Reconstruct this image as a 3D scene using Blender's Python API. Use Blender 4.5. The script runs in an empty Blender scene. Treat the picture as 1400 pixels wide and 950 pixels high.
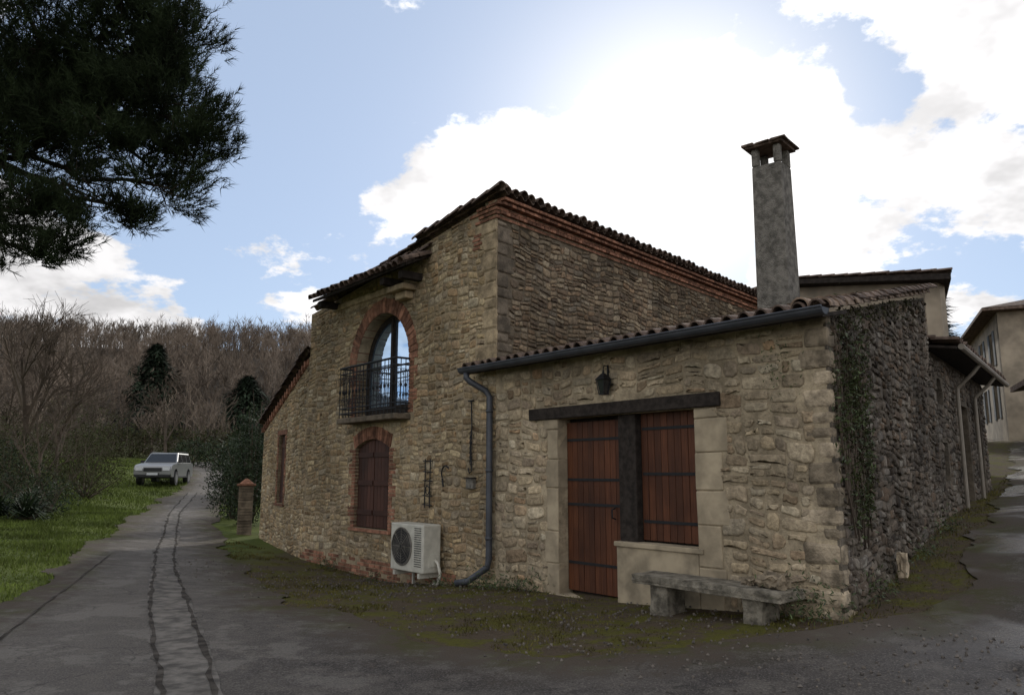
import bpy, math, random, bmesh
import numpy as np
from mathutils import Vector, Matrix, geometry
random.seed(7)
R=np.random.default_rng(11)
scn=bpy.context.scene
scn.view_settings.view_transform='Standard'
scn.view_settings.look='None'
scn.view_settings.exposure=0

# ------------------------------------------------------------ node helpers
class NT:
    def __init__(s,nt): s.nt=nt
    def n(s,t,**k):
        x=s.nt.nodes.new(t)
        for a,b in k.items(): setattr(x,a,b)
        return x
    def set(s,sock,v):
        if v is None: return
        if isinstance(v,bpy.types.NodeSocket): s.nt.links.new(v,sock)
        else:
            if hasattr(sock.default_value,'__len__') and not hasattr(v,'__len__'): v=[v]*len(sock.default_value)
            if hasattr(v,'__len__') and len(sock.default_value)==4 and len(v)==3: v=list(v)+[1]
            sock.default_value=v
    def m(s,op,a,b=None,c=None,clamp=False):
        x=s.n('ShaderNodeMath',operation=op,use_clamp=clamp)
        s.set(x.inputs[0],a); s.set(x.inputs[1],b); s.set(x.inputs[2],c)
        return x.outputs[0]
    def vm(s,op,a,b=None,sc=None):
        x=s.n('ShaderNodeVectorMath',operation=op)
        s.set(x.inputs[0],a); s.set(x.inputs[1],b)
        if sc is not None: s.set(x.inputs[3],sc)
        return x.outputs['Value'] if op in('DOT_PRODUCT','LENGTH') else x.outputs[0]
    def ss(s,v,a,b,lo=0.,hi=1.,kind='SMOOTHSTEP'):
        x=s.n('ShaderNodeMapRange',interpolation_type=kind)
        for i,q in enumerate((v,a,b,lo,hi)): s.set(x.inputs[i],q)
        return x.outputs[0]
    def noise(s,vec,scale,detail=4,rough=.55,out=0):
        x=s.n('ShaderNodeTexNoise'); s.set(x.inputs['Vector'],vec)
        x.inputs['Scale'].default_value=scale; x.inputs['Detail'].default_value=detail
        x.inputs['Roughness'].default_value=rough
        return x.outputs[out]
    def mix(s,f,a,b,mode='MIX'):
        x=s.n('ShaderNodeMix',data_type='RGBA',blend_type=mode)
        s.set(x.inputs[0],f); s.set(x.inputs[6],a); s.set(x.inputs[7],b)
        return x.outputs[2]
    def mixf(s,f,a,b):
        x=s.n('ShaderNodeMix',data_type='FLOAT')
        s.set(x.inputs[0],f); s.set(x.inputs[2],a); s.set(x.inputs[3],b)
        return x.outputs[0]
    def grey(s,v):
        cc=s.n('ShaderNodeCombineColor')
        for i in range(3): s.set(cc.inputs[i],v)
        return cc.outputs[0]
    def ramp(s,f,stops,interp='LINEAR'):
        x=s.n('ShaderNodeValToRGB'); r=x.color_ramp; r.interpolation=interp
        while len(r.elements)<len(stops): r.elements.new(.5)
        for e,(p,c) in zip(r.elements,stops): e.position=p; e.color=(*c,1)
        s.set(x.inputs[0],f); return x.outputs[0]
    def bump(s,h,strength=.5,dist=.02):
        x=s.n('ShaderNodeBump'); s.set(x.inputs['Height'],h)
        x.inputs['Strength'].default_value=strength; x.inputs['Distance'].default_value=dist
        return x.outputs[0]

def newmat(name):
    m=bpy.data.materials.new(name); m.use_nodes=True
    m.node_tree.nodes.clear(); t=NT(m.node_tree)
    o=t.n('ShaderNodeOutputMaterial'); p=t.n('ShaderNodeBsdfPrincipled')
    m.node_tree.links.new(p.outputs[0],o.inputs[0])
    return m,t,p
def pos(t): return t.n('ShaderNodeNewGeometry').outputs['Position']
def uvn(t): return t.n('ShaderNodeTexCoord').outputs['UV']

def M(name,col,rough=.8,metal=0.,var=.25,scale=6.,bump=.2,bdist=.01,spec=.5,col2=None,isl=0.,det=3):
    m,t,p=newmat(name); ge=t.n('ShaderNodeNewGeometry'); P=ge.outputs['Position']
    n=t.noise(P,scale,det,.6)
    c=t.mix(t.ss(n,.3,.7),[x*(1-var) for x in col],col2 if col2 else [min(1,x*(1+var)) for x in col])
    if isl>0: c=t.mix(1.,c,t.grey(t.ss(ge.outputs['Random Per Island'],0,1,1-isl,1+isl*.6,'LINEAR')),'MULTIPLY')
    t.set(p.inputs['Base Color'],c); p.inputs['Roughness'].default_value=rough
    p.inputs['Metallic'].default_value=metal; p.inputs['Specular IOR Level'].default_value=spec
    if bump: t.set(p.inputs['Normal'],t.bump(t.noise(P,scale*6,3,.6),bump,bdist))
    return m

def masonry(name,stops,tint=1.,stain=.4,mossz=.5,lich=0.):
    """individual field stones: colour from Random Per Island, mottled, stained by large weathering noise"""
    m,t,p=newmat(name); ge=t.n('ShaderNodeNewGeometry'); P=ge.outputs['Position']; ri=ge.outputs['Random Per Island']
    base=t.ramp(ri,stops)
    r2=t.m('FRACT',t.m('MULTIPLY',ri,37.7)); fn=t.noise(P,17,4,.68); big=t.noise(P,.6,4,.6); md=t.noise(P,4.,3,.6)
    val=t.m('MULTIPLY',t.ss(fn,.25,.75,.62,1.30),t.ss(r2,0,1,.74,1.20,'LINEAR'))
    base=t.mix(1.,base,t.grey(val),'MULTIPLY')
    base=t.mix(t.ss(md,.50,.72,0,.32),base,(.12,.10,.072))
    if lich>0: base=t.mix(t.m('MULTIPLY',t.ss(t.noise(P,4.5,4,.75),.56,.66),lich),base,(.36,.335,.29))
    base=t.mix(1.,base,t.grey(t.m('MULTIPLY',t.ss(big,.32,.68,1-stain,1.12),tint)),'MULTIPLY')
    sp=t.n('ShaderNodeSeparateXYZ'); t.set(sp.inputs[0],P)
    low=t.ss(t.m('ADD',sp.outputs[2],t.m('MULTIPLY',big,1.4)),mossz+.2,mossz+1.0,.6,0.)
    base=t.mix(low,base,(.085,.072,.045))
    t.set(p.inputs['Base Color'],base); p.inputs['Roughness'].default_value=.93; p.inputs['Specular IOR Level'].default_value=.15
    t.set(p.inputs['Normal'],t.bump(t.m('ADD',fn,md),.9,.025)); return m
def mortar(name,col,tint=1.,stain=.4,mossz=.5):
    m,t,p=newmat(name); P=pos(t); fn=t.noise(P,30,3,.7); big=t.noise(P,.6,4,.6); md=t.noise(P,5,3,.65)
    c=t.mix(t.ss(md,.3,.7),[x*.65 for x in col],[x*1.2 for x in col]); c=t.mix(t.ss(fn,.45,.75,0,.4),c,[x*.5 for x in col])
    c=t.mix(1.,c,t.grey(t.m('MULTIPLY',t.ss(big,.32,.68,1-stain,1.1),tint)),'MULTIPLY')
    sp=t.n('ShaderNodeSeparateXYZ'); t.set(sp.inputs[0],P)
    low=t.ss(t.m('ADD',sp.outputs[2],t.m('MULTIPLY',big,1.4)),mossz+.2,mossz+1.0,.6,0.)
    c=t.mix(low,c,(.08,.068,.042))
    t.set(p.inputs['Base Color'],c); p.inputs['Roughness'].default_value=.97; p.inputs['Specular IOR Level'].default_value=.1
    t.set(p.inputs['Normal'],t.bump(t.m('ADD',fn,md),.8,.02)); return m

warm=[(0,(.20,.135,.075)),(.15,(.40,.30,.17)),(.3,(.30,.225,.135)),(.45,(.45,.355,.215)),(.6,(.24,.19,.13)),(.75,(.39,.265,.145)),(.9,(.34,.28,.195)),(1,(.48,.40,.27))]
grey=[(0,(.25,.18,.115)),(.18,(.43,.34,.22)),(.35,(.33,.265,.18)),(.5,(.47,.39,.27)),(.65,(.36,.235,.135)),(.8,(.40,.335,.235)),(.92,(.28,.215,.15)),(1,(.49,.42,.30))]
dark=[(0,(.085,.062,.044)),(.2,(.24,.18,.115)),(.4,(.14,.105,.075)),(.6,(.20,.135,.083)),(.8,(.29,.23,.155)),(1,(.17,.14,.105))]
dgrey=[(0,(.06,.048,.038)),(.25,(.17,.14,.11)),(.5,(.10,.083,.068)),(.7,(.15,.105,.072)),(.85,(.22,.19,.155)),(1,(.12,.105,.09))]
m_gable=masonry('gable_rubble',warm,1.08,.30,-.4)
m_annex=masonry('annex_rubble',grey,1.08,.32,-.1)
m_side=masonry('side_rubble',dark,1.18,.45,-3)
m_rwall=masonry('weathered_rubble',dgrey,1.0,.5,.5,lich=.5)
mo_gable=mortar('gable_mortar',(.36,.285,.185),1.02,.30,-.4)
mo_annex=mortar('annex_mortar',(.40,.325,.22),1.02,.34,-.1)
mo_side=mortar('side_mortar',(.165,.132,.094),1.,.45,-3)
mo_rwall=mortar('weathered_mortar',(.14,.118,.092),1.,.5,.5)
m_quoin=M('dressed_stone',(.33,.255,.16),.9,0,.4,5,.9,.015,.2,isl=.3)
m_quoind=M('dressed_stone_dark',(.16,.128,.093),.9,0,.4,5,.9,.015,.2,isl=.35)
m_quoing=M('dressed_stone_grey',(.31,.25,.175),.9,0,.5,5,1.,.02,.2,isl=.45)
m_jamb=M('sandstone_jamb',(.33,.27,.185),.88,0,.25,3,.6,.010,.2,isl=.14)
m_brick=M('brick',(.235,.115,.072),.9,0,.4,9,.5,.008,.2,isl=.5)
m_mort=M('lime_mortar',(.25,.20,.135),.95,0,.2,8,.4)
m_tile=M('clay_tile',(.12,.085,.065),.9,0,.5,7,.5,.01,.2,isl=.3)
m_tileL=M('clay_tile_pale',(.20,.145,.105),.9,0,.45,7,.5,.01,.2,isl=.35)
m_iron=M('wrought_iron',(.010,.010,.011),.65,.2,.3,20,.1)
m_zinc=M('grey_zinc',(.060,.064,.074),.55,.3,.2,4,.05)
m_beam=M('old_dark_timber',(.030,.024,.020),.9,0,.4,12,.6,spec=.2)
m_conc=M('render_cream',(.30,.245,.165),.9,0,.35,3,.4)
m_cream=M('cream_plaster',(.29,.24,.175),.9,0,.3,1.2,.2)
m_pipe=M('pale_pipe_paint',(.22,.19,.15),.7,0,.15,3,.1)
m_chim=M('rough_cement',(.19,.175,.15),.95,0,.4,9,1.,.04,.2)
m_white=M('white_enamel',(.48,.46,.39),.5,0,.14,5,.05)
m_black=M('black_plastic',(.015,.015,.016),.5,0,.1,10,0)
m_bench=M('bench_stone',(.18,.16,.125),.92,0,.5,9,.9,.02,.2)
m_bark=M('bark',(.045,.036,.028),.95,0,.4,9,.8,.02,.1)
m_bare=M('bare_twigs',(.165,.130,.100),.95,0,.55,.16,0,spec=.1,det=3)
m_bareN=M('bare_twigs_near',(.085,.066,.05),.95,0,.35,2,0,spec=.1)
m_pine=M('pine_needles',(.022,.032,.014),.85,0,.6,1.6,0,spec=.1,det=2)
m_leafd=M('shrub_leaves',(.026,.040,.017),.7,0,.5,2.5,0,spec=.2,isl=.5,det=2)
m_conif=M('conifer_foliage',(.022,.032,.019),.9,0,.5,.8,0,spec=.1,isl=.5,det=2)
m_leafb=M('dry_shrub_leaves',(.085,.062,.038),.9,0,.5,1.2,0,spec=.1,col2=(.065,.08,.03),isl=.4,det=2)
m_ivy=M('ivy_leaves',(.05,.07,.02),.65,0,.5,5,0,isl=.5,det=2)
m_vine=M('dead_vine_leaves',(.065,.05,.03),.9,0,.5,5,0,spec=.1,col2=(.05,.06,.022),isl=.5,det=2)
m_grass=M('grass_blades',(.115,.150,.032),.85,0,.35,.9,0,spec=.15,isl=.35,det=2)
m_mossb=M('moss_blades',(.092,.080,.024),.9,0,.5,1.3,0,spec=.1,isl=.4,det=2)

def wood(name,c1,c2):
    m,t,p=newmat(name); uv=uvn(t)
    q=t.vm('MULTIPLY',uv,(1,.06,1)); n=t.noise(q,45,4,.65)
    b=t.noise(uv,1.4,3,.5)
    c=t.mix(t.ss(n,.3,.7),c1,c2); c=t.mix(t.ss(b,.35,.75,0.,.5),c,[x*.35 for x in c1])
    isl=t.n('ShaderNodeNewGeometry').outputs['Random Per Island']
    c=t.mix(1.,c,t.grey(t.ss(isl,0,1,.55,1.15,'LINEAR')),'MULTIPLY')
    t.set(p.inputs['Base Color'],c); p.inputs['Roughness'].default_value=.6; p.inputs['Specular IOR Level'].default_value=.3
    t.set(p.inputs['Normal'],t.bump(n,.3,.004)); return m
m_door=wood('varnished_boards',(.080,.026,.011),(.130,.045,.018))
m_shut=wood('brown_shutter_wood',(.062,.025,.016),(.088,.036,.022))

m_glass,t,p=newmat('window_glass'); p.inputs['Base Color'].default_value=(.52,.72,.98,1); p.inputs['Metallic'].default_value=.9; p.inputs['Roughness'].default_value=.03
t.set(p.inputs['Normal'],t.bump(t.noise(pos(t),1.0,1,.5),.12,.03))
m_dglass,t,p=newmat('dark_window_glass'); p.inputs['Base Color'].default_value=(.02,.022,.025,1); p.inputs['Roughness'].default_value=.08
m_carp,t,p=newmat('silver_car_paint'); p.inputs['Base Color'].default_value=(.27,.27,.265,1); p.inputs['Metallic'].default_value=.5; p.inputs['Roughness'].default_value=.35
m_lamp,t,p=newmat('headlamp_glass'); p.inputs['Base Color'].default_value=(.65,.66,.68,1); p.inputs['Roughness'].default_value=.1

# asphalt
m_road,t,p=newmat('old_asphalt'); P=pos(t)
sp=t.n('ShaderNodeSeparateXYZ'); t.set(sp.inputs[0],P)
n1=t.noise(P,.45,3,.6); n2=t.noise(P,60,3,.75); n3=t.noise(P,3.2,5,.7); n4=t.noise(P,.9,5,.7)
c=t.mix(t.ss(n1,.35,.65),(.042,.036,.033),(.078,.068,.060))
c=t.mix(t.ss(n3,.42,.66,0,.85),c,(.120,.104,.088))
c=t.mix(t.ss(sp.outputs[0],-.5,-5.,0,.6),c,(.16,.142,.122))
c=t.mix(t.m('MULTIPLY',t.ss(n4,.52,.58),t.ss(sp.outputs[0],1.,-3.,0,.55)),c,(.21,.19,.165))
c=t.mix(t.ss(n2,.48,.70,0,.7),c,(.23,.205,.18)); c=t.mix(t.ss(n2,.46,.30,0,.7),c,(.02,.018,.016))
at=t.n('ShaderNodeAttribute',attribute_name='edge').outputs['Fac']
ed=t.ss(t.m('ADD',at,t.m('MULTIPLY',t.m('SUBTRACT',n3,.5),2.2)),.0,.95,1.,0.)
dirt=t.mix(t.ss(t.noise(P,1.6,4,.7),.46,.56),(.088,.068,.050),(.070,.064,.022)); dirt=t.mix(t.ss(n2,.45,.7,0,.5),dirt,(.03,.026,.02))
vo=t.n('ShaderNodeTexVoronoi',feature='DISTANCE_TO_EDGE'); t.set(vo.inputs['Vector'],t.vm('ADD',P,t.vm('SCALE',t.noise(P,2,3,.6,1),sc=.8))); vo.inputs['Scale'].default_value=.5
crack=t.ss(vo.outputs['Distance'],.0,.008,0,1)
c=t.mix(t.m('MULTIPLY',t.m('SUBTRACT',1,crack),.45),c,(.014,.014,.012))
c=t.mix(ed,c,dirt); t.set(p.inputs['Base Color'],c)
wet=t.m('MULTIPLY',t.ss(sp.outputs[0],2.2,4.2),t.ss(n1,.46,.56))
t.set(p.inputs['Roughness'],t.mixf(wet,.9,.22)); t.set(p.inputs['Specular IOR Level'],t.mixf(wet,.2,.5))
b=t.n('ShaderNodeBump'); t.set(b.inputs['Height'],t.m('ADD',n2,n3)); t.set(b.inputs['Strength'],t.mixf(wet,1.,.25)); b.inputs['Distance'].default_value=.02
t.set(p.inputs['Normal'],b.outputs[0])
m_patch=M('repair_asphalt',(.130,.116,.100),.92,0,.45,5,.9,.012,.2)
m_tar=M('tar_seam',(.062,.054,.046),.95,0,.5,5,.3,spec=.05)

# ground
m_ground,t,p=newmat('ground_turf'); P=pos(t)
sp=t.n('ShaderNodeSeparateXYZ'); t.set(sp.inputs[0],P)
n1=t.noise(P,.5,4,.65); n2=t.noise(P,14,4,.7); n3=t.noise(P,2.4,4,.7)
gr=t.mix(t.ss(n1,.35,.65),(.065,.088,.021),(.115,.14,.032)); gr=t.mix(t.ss(n2,.4,.8,0,.5),gr,(.07,.055,.025))
mo=t.mix(t.ss(n3,.44,.60),(.082,.062,.043),(.085,.080,.018)); mo=t.mix(t.ss(n2,.45,.75,0,.6),mo,(.045,.038,.022))
near=t.ss(sp.outputs[0],-6.5,-4.5)
c=t.mix(near,gr,mo)
dist=t.vm('LENGTH',P); hn=t.noise(P,.06,5,.65)
c=t.mix(t.ss(dist,60,80),c,t.mix(t.ss(hn,.35,.65),(.032,.026,.020),(.070,.055,.040)))
t.set(p.inputs['Base Color'],c); p.inputs['Roughness'].default_value=.95; p.inputs['Specular IOR Level'].default_value=.1
t.set(p.inputs['Normal'],t.bump(t.m('ADD',n2,n3),.9,.04))

# ------------------------------------------------------------ mesh helpers
def empty(name,loc=(0,0,0)):
    e=bpy.data.objects.new(name,None); e.location=loc; e.empty_display_size=.3
    scn.collection.objects.link(e); return e
def finish(name,me,mat,parent=None,smooth=False):
    if mat: me.materials.append(mat)
    o=bpy.data.objects.new(name,me); scn.collection.objects.link(o)
    if parent:
        o.parent=parent; o.matrix_parent_inverse=Matrix.Translation(-Vector(parent.location))
    if smooth:
        me.polygons.foreach_set('use_smooth',[True]*len(me.polygons))
    return o
def autouv(me):
    uvl=me.uv_layers.new(name='UVMap'); co=me.vertices
    for pl in me.polygons:
        n=pl.normal
        if abs(n.z)>.8: t=Vector((1,0,0)); b=Vector((0,1,0))
        else: t=Vector((-n.y,n.x,0)).normalized(); b=Vector((0,0,1))
        for li in pl.loop_indices:
            v=co[me.loops[li].vertex_index].co; uvl.data[li].uv=(v.dot(t),v.dot(b))
class Fr:
    def __init__(s,o,d,n):
        s.o=Vector((o[0],o[1])); s.d=Vector(d).normalized(); s.n=Vector(n).normalized()
    def P(s,a,o,z):
        q=s.o+s.d*a+s.n*o; return Vector((q.x,q.y,z))
class MB:
    def __init__(s): s.v=[]; s.f=[]
    def add(s,v,f):
        k=len(s.v); s.v+= [tuple(x) for x in v]; s.f+=[tuple(i+k for i in q) for q in f]
    def box(s,F,a0,a1,o0,o1,z0,z1,j=0):
        v=[F.P(a,o,z) for z in (z0,z1) for a,o in((a0,o0),(a1,o0),(a1,o1),(a0,o1))]
        if j: v=[x+Vector([random.uniform(-j,j) for _ in range(3)]) for x in v]
        s.add(v,[(0,3,2,1),(4,5,6,7),(0,1,5,4),(1,2,6,5),(2,3,7,6),(3,0,4,7)])
    def hexa(s,v): s.add(v,[(0,3,2,1),(4,5,6,7),(0,1,5,4),(1,2,6,5),(2,3,7,6),(3,0,4,7)])
    def prism(s,F,poly,o0,o1,holes=(),mitre=None):
        loops=[list(poly)]+[list(h) for h in holes]
        tr=geometry.tessellate_polygon([[Vector((a,z,0)) for a,z in l] for l in loops])
        fl=[q for l in loops for q in l]; n=len(fl)
        sh=lambda a: a+(mitre[1] if mitre and abs(a-mitre[0])<1e-6 else 0)
        v=[F.P(a,o1,z) for a,z in fl]+[F.P(sh(a),o0,z) for a,z in fl]
        f=[tuple(x) for x in tr]+[tuple(i+n for i in reversed(x)) for x in tr]
        k=0
        for l in loops:
            m=len(l)
            for i in range(m): a=k+i; b=k+(i+1)%m; f.append((a,b,b+n,a+n))
            k+=m
        s.add(v,f)
    def tube(s,pts,r,n=8,cap=True):
        pts=[Vector(q) for q in pts]; k=len(pts)
        rs=r if hasattr(r,'__len__') else [r]*k
        v=[];f=[]
        prev=None
        for i,q in enumerate(pts):
            t=(pts[min(i+1,k-1)]-pts[max(i-1,0)])
            if t.length<1e-6: t=Vector((0,0,1))
            t.normalize()
            if prev is None: a=t.cross(Vector((0,0,1)) if abs(t.z)<.9 else Vector((1,0,0))).normalized()
            else:
                a=prev-t*prev.dot(t)
                a=a.normalized() if a.length>1e-4 else t.orthogonal().normalized()
            prev=a; b=t.cross(a)
            for j in range(n):
                g=2*math.pi*j/n; v.append(q+(a*math.cos(g)+b*math.sin(g))*rs[i])
        for i in range(k-1):
            for j in range(n):
                f.append((i*n+j,i*n+(j+1)%n,(i+1)*n+(j+1)%n,(i+1)*n+j))
        if cap: f.append(tuple(reversed(range(n)))); f.append(tuple((k-1)*n+j for j in range(n)))
        s.add(v,f)
    def build(s,name,mat,parent=None,smooth=False,bevel=0,uv=True,xf=None):
        me=bpy.data.meshes.new(name)
        v=s.v if xf is None else [tuple(xf@Vector(q)) for q in s.v]
        me.from_pydata(v,[],s.f); me.update()
        if uv: autouv(me)
        o=finish(name,me,mat,parent,smooth)
        if bevel:
            b=o.modifiers.new('b','BEVEL'); b.width=bevel; b.segments=2; b.limit_method='ANGLE'
        return o
def tris_obj(name,V,mat,parent=None):
    n=len(V); me=bpy.data.meshes.new(name)
    me.vertices.add(n*3); me.vertices.foreach_set('co',V.reshape(-1).astype(np.float32))
    me.loops.add(n*3); me.loops.foreach_set('vertex_index',np.arange(n*3,dtype=np.int32))
    me.polygons.add(n); me.polygons.foreach_set('loop_start',np.arange(0,n*3,3,dtype=np.int32))
    me.update(calc_edges=True); me.validate()
    return finish(name,me,mat,parent)

# field stones laid as real geometry on a mortar bed
def rubble(name,Fx,s0,s1,z0,top,rects,circs,wr,hr,joint,hh,jit,mat,parent,seed=0,warp=1.):
    rn=random.Random(seed); cells=[]
    def cut(a0,a1,b0,b1):
        w=a1-a0;h=b1-b0; wm=rn.uniform(*wr); hm=rn.uniform(*hr)
        if h>hm and (h/w>.45 or w<=wm):
            c=b0+h*rn.uniform(.36,.64); cut(a0,a1,b0,c); cut(a0,a1,c,b1)
        elif w>wm:
            c=a0+w*rn.uniform(.34,.66); cut(a0,c,b0,b1); cut(c,a1,b0,b1)
        elif h>hm: c=b0+h*rn.uniform(.4,.6); cut(a0,a1,b0,c); cut(a0,a1,c,b1)
        else: cells.append((a0,a1,b0,b1))
    zt=max(top(s0),top(s1),top((s0+s1)/2))+.1; z=z0
    while z<zt:
        zh=rn.uniform(2.2,3.6)*hr[1]; a=s0-rn.uniform(0,.5)
        while a<s1:
            aw=rn.uniform(1.8,3.)*wr[1]; cut(a,a+aw,z,z+zh); a+=aw
        z+=zh
    def wp(a,b):
        return (a+warp*(.030*math.sin(2.3*b+1.3+1.7*math.sin(a*1.1+seed))+.020*math.sin(6.1*b+3*a+seed)),
                b+warp*(.035*math.sin(1.7*a+seed)+.024*math.sin(4.3*a+2.3*b)+.014*math.sin(9.7*a-3*b)))
    V=[];Fc=[]
    for (a0,a1,b0,b1) in cells:
        ca,cb=wp((a0+a1)/2,(b0+b1)/2)
        if ca<s0 or ca>s1 or cb>top(min(max(ca,s0),s1))-.02: continue
        if any(r[0]<ca<r[1] and r[2]<cb<r[3] for r in rects): continue
        if any(math.hypot(ca-c[0],cb-c[1])<c[2] and cb>c[1]-.2 for c in circs): continue
        w=a1-a0;h=b1-b0; j=joint*rn.uniform(.5,1.3)/2; x0,x1,y0,y1=a0+j,a1-j,b0+j,b1-j
        m=min(x1-x0,y1-y0); 
        if m<.02: continue
        pts=[]
        for (cx,cy,sx,sy) in ((x0,y0,1,1),(x1,y0,-1,1),(x1,y1,-1,-1),(x0,y1,1,-1)):
            r=m*rn.uniform(.12,.42); r2=min((x1-x0)*.4,r*rn.uniform(1.,2.))
            tri=[(cx,cy+sy*r),(cx+sx*r2*.26,cy+sy*r*.26),(cx+sx*r2,cy)]
            if (sx,sy) in((-1,1),(1,-1)): tri=tri[::-1]
            pts+=tri
        P2=[]
        for (x,y) in pts:
            x+=rn.uniform(-1,1)*jit; y+=rn.uniform(-1,1)*jit
            x,y=wp(x,y)
            for r in rects:
                if r[0]<x<r[1] and r[2]<y<r[3]:
                    d=[(x-r[0],0),(r[1]-x,1),(y-r[2],2),(r[3]-y,3)]; k=min(d)[1]
                    if k==0:x=r[0]
                    elif k==1:x=r[1]
                    elif k==2:y=r[2]
                    else:y=r[3]
            for c in circs:
                dd=math.hypot(x-c[0],y-c[1])
                if dd<c[2] and y>c[1]-.2 and dd>.01: x=c[0]+(x-c[0])*c[2]/dd; y=c[1]+(y-c[1])*c[2]/dd
            x=min(max(x,s0),s1); y=min(y,top(x)); P2.append((x,y))
        cx=sum(p[0] for p in P2)/12; cy=sum(p[1] for p in P2)/12
        H=rn.uniform(*hh); tx=rn.uniform(-.5,.5)*H/max(w,.1)*1.6; ty=rn.uniform(-.6,.6)*H/max(h,.08)
        k=len(V); ins=min(.016,m*.16)
        for (x,y) in P2: V.append(tuple(Fx.P(x,-.012,y)))
        for (x,y) in P2:
            hz=max(.003,(H+tx*(x-cx)+ty*(y-cy))*.5); V.append(tuple(Fx.P(x,hz,y)))
        for (x,y) in P2:
            dx,dy=cx-x,cy-y; dl=math.hypot(dx,dy)+1e-6; q=min(.45,ins*rn.uniform(.6,1.6)/dl*1.2)
            hz=max(.005,H+tx*(x-cx)+ty*(y-cy)+rn.uniform(-.12,.12)*H); V.append(tuple(Fx.P(x+dx*q,hz,y+dy*q)))
        for q in (0.5,):
            for (x,y) in P2: V.append(tuple(Fx.P(x+(cx-x)*q,max(.006,H+(tx*(x-cx)+ty*(y-cy))*q+rn.uniform(-.16,.2)*H),y+(cy-y)*q)))
        V.append(tuple(Fx.P(cx,H*rn.uniform(.9,1.25),cy)))
        for rr in range(3):
            for i in range(12): i2=(i+1)%12; Fc.append((k+rr*12+i,k+rr*12+i2,k+rr*12+12+i2,k+rr*12+12+i))
        for i in range(12): Fc.append((k+36+i,k+36+(i+1)%12,k+48))
    me=bpy.data.meshes.new(name); me.from_pydata(V,[],Fc); me.update()
    bm=bmesh.new(); bm.from_mesh(me); bmesh.ops.recalc_face_normals(bm,faces=bm.faces); bm.to_mesh(me); bm.free()
    return finish(name,me,mat,parent,True)

# ------------------------------------------------------------ terrain
ctl=np.array([(0,0,0),(-3,3,0),(3,3,.05),(-8,5,.05),(8,3,.3),(3.19,7.67,.2),(1.3,9.95,0),(-.25,11.83,-.07),(-2.2,14.2,-.33),(-4.5,17,-.25),(-6.9,21.2,-.12),
(4.34,9.17,.35),(5.62,10.83,.61),(6.75,12.3,.81),(8.84,15.03,.98),(11.1,17.9,1.2),(-18.4,41,.92),(-16.5,45,1.15),(-11,25.7,.28),(-5.6,8.6,.03),(-10.6,21.8,.2),(-20,20,.8),(-30,40,2.2),
(20,32,2.8),(14,20,1.65),(30,20,3),(10,10,.95),(0,-20,-.4),(-20,0,.3),(20,-10,.6),(0,60,1.5),(-40,80,3.5),(60,60,4),(-60,10,1),(60,0,3),(0,-70,0),(-14,13,.45),(-5.4,14.9,-.1),(-1.5,9.5,-.05)],float)
def tps(r): return np.where(r>1e-9,r*r*np.log(np.maximum(r,1e-9)),0)
_n=len(ctl); _A=np.zeros((_n+3,_n+3)); _d=np.hypot(ctl[:,None,0]-ctl[None,:,0],ctl[:,None,1]-ctl[None,:,1])
_A[:_n,:_n]=tps(_d)+np.eye(_n)*.3; _A[:_n,_n]=1;_A[:_n,_n+1:]=ctl[:,:2];_A[_n,:_n]=1;_A[_n+1:,:_n]=ctl[:,:2].T
_w=np.linalg.solve(_A,np.r_[ctl[:,2],0,0,0])
def sst(x,a,b): q=np.clip((x-a)/(b-a),0,1); return q*q*(3-2*q)
def G(x,y):
    x=np.asarray(x,float);y=np.asarray(y,float)
    z=np.full(x.shape,_w[_n])+_w[_n+1]*x+_w[_n+2]*y
    for i in range(_n): z=z+_w[i]*tps(np.hypot(x-ctl[i,0],y-ctl[i,1]))
    r=np.hypot(x,y); th=np.degrees(np.arctan2(x,y))
    A=1-.72*sst(th,-4,22); A=A*(1-.85*sst(np.abs(th),50,95)); A=A*(1-.17*sst(-th,20,36))
    far=1.5+A+ (30*sst(r,58,200)+1.2*np.sin(x*.045+1)*sst(r,90,150)+1.5*np.sin(th*.16+2)*sst(r,100,180))*A
    k=sst(r,48,78)
    return z*(1-k)+far*k
def g(x,y): return float(G(np.array([x]),np.array([y]))[0])

rad=[0.]; q=.25
while q<900: rad.append(q); q*=1.032 if q>3 else 1.12
rad=np.array(rad[1:]); na=420; an=np.linspace(0,2*np.pi,na,endpoint=False)
RR,AA=np.meshgrid(rad,an,indexing='ij'); X=RR*np.sin(AA); Y=RR*np.cos(AA)+4.; Z=G(X,Y)
vs=np.stack([X,Y,Z],-1).reshape(-1,3); nr=len(rad)
vs=np.vstack([vs,[[0,4,g(0,4)]]])
fs=[]
for i in range(nr-1):
    for j in range(na):
        j2=(j+1)%na; fs.append((i*na+j,i*na+j2,(i+1)*na+j2,(i+1)*na+j))
for j in range(na): fs.append((nr*na,(j+1)%na,j))
me=bpy.data.meshes.new('ground'); me.from_pydata(vs.tolist(),[],fs); me.update()
finish('ground',me,m_ground,smooth=True)

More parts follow.
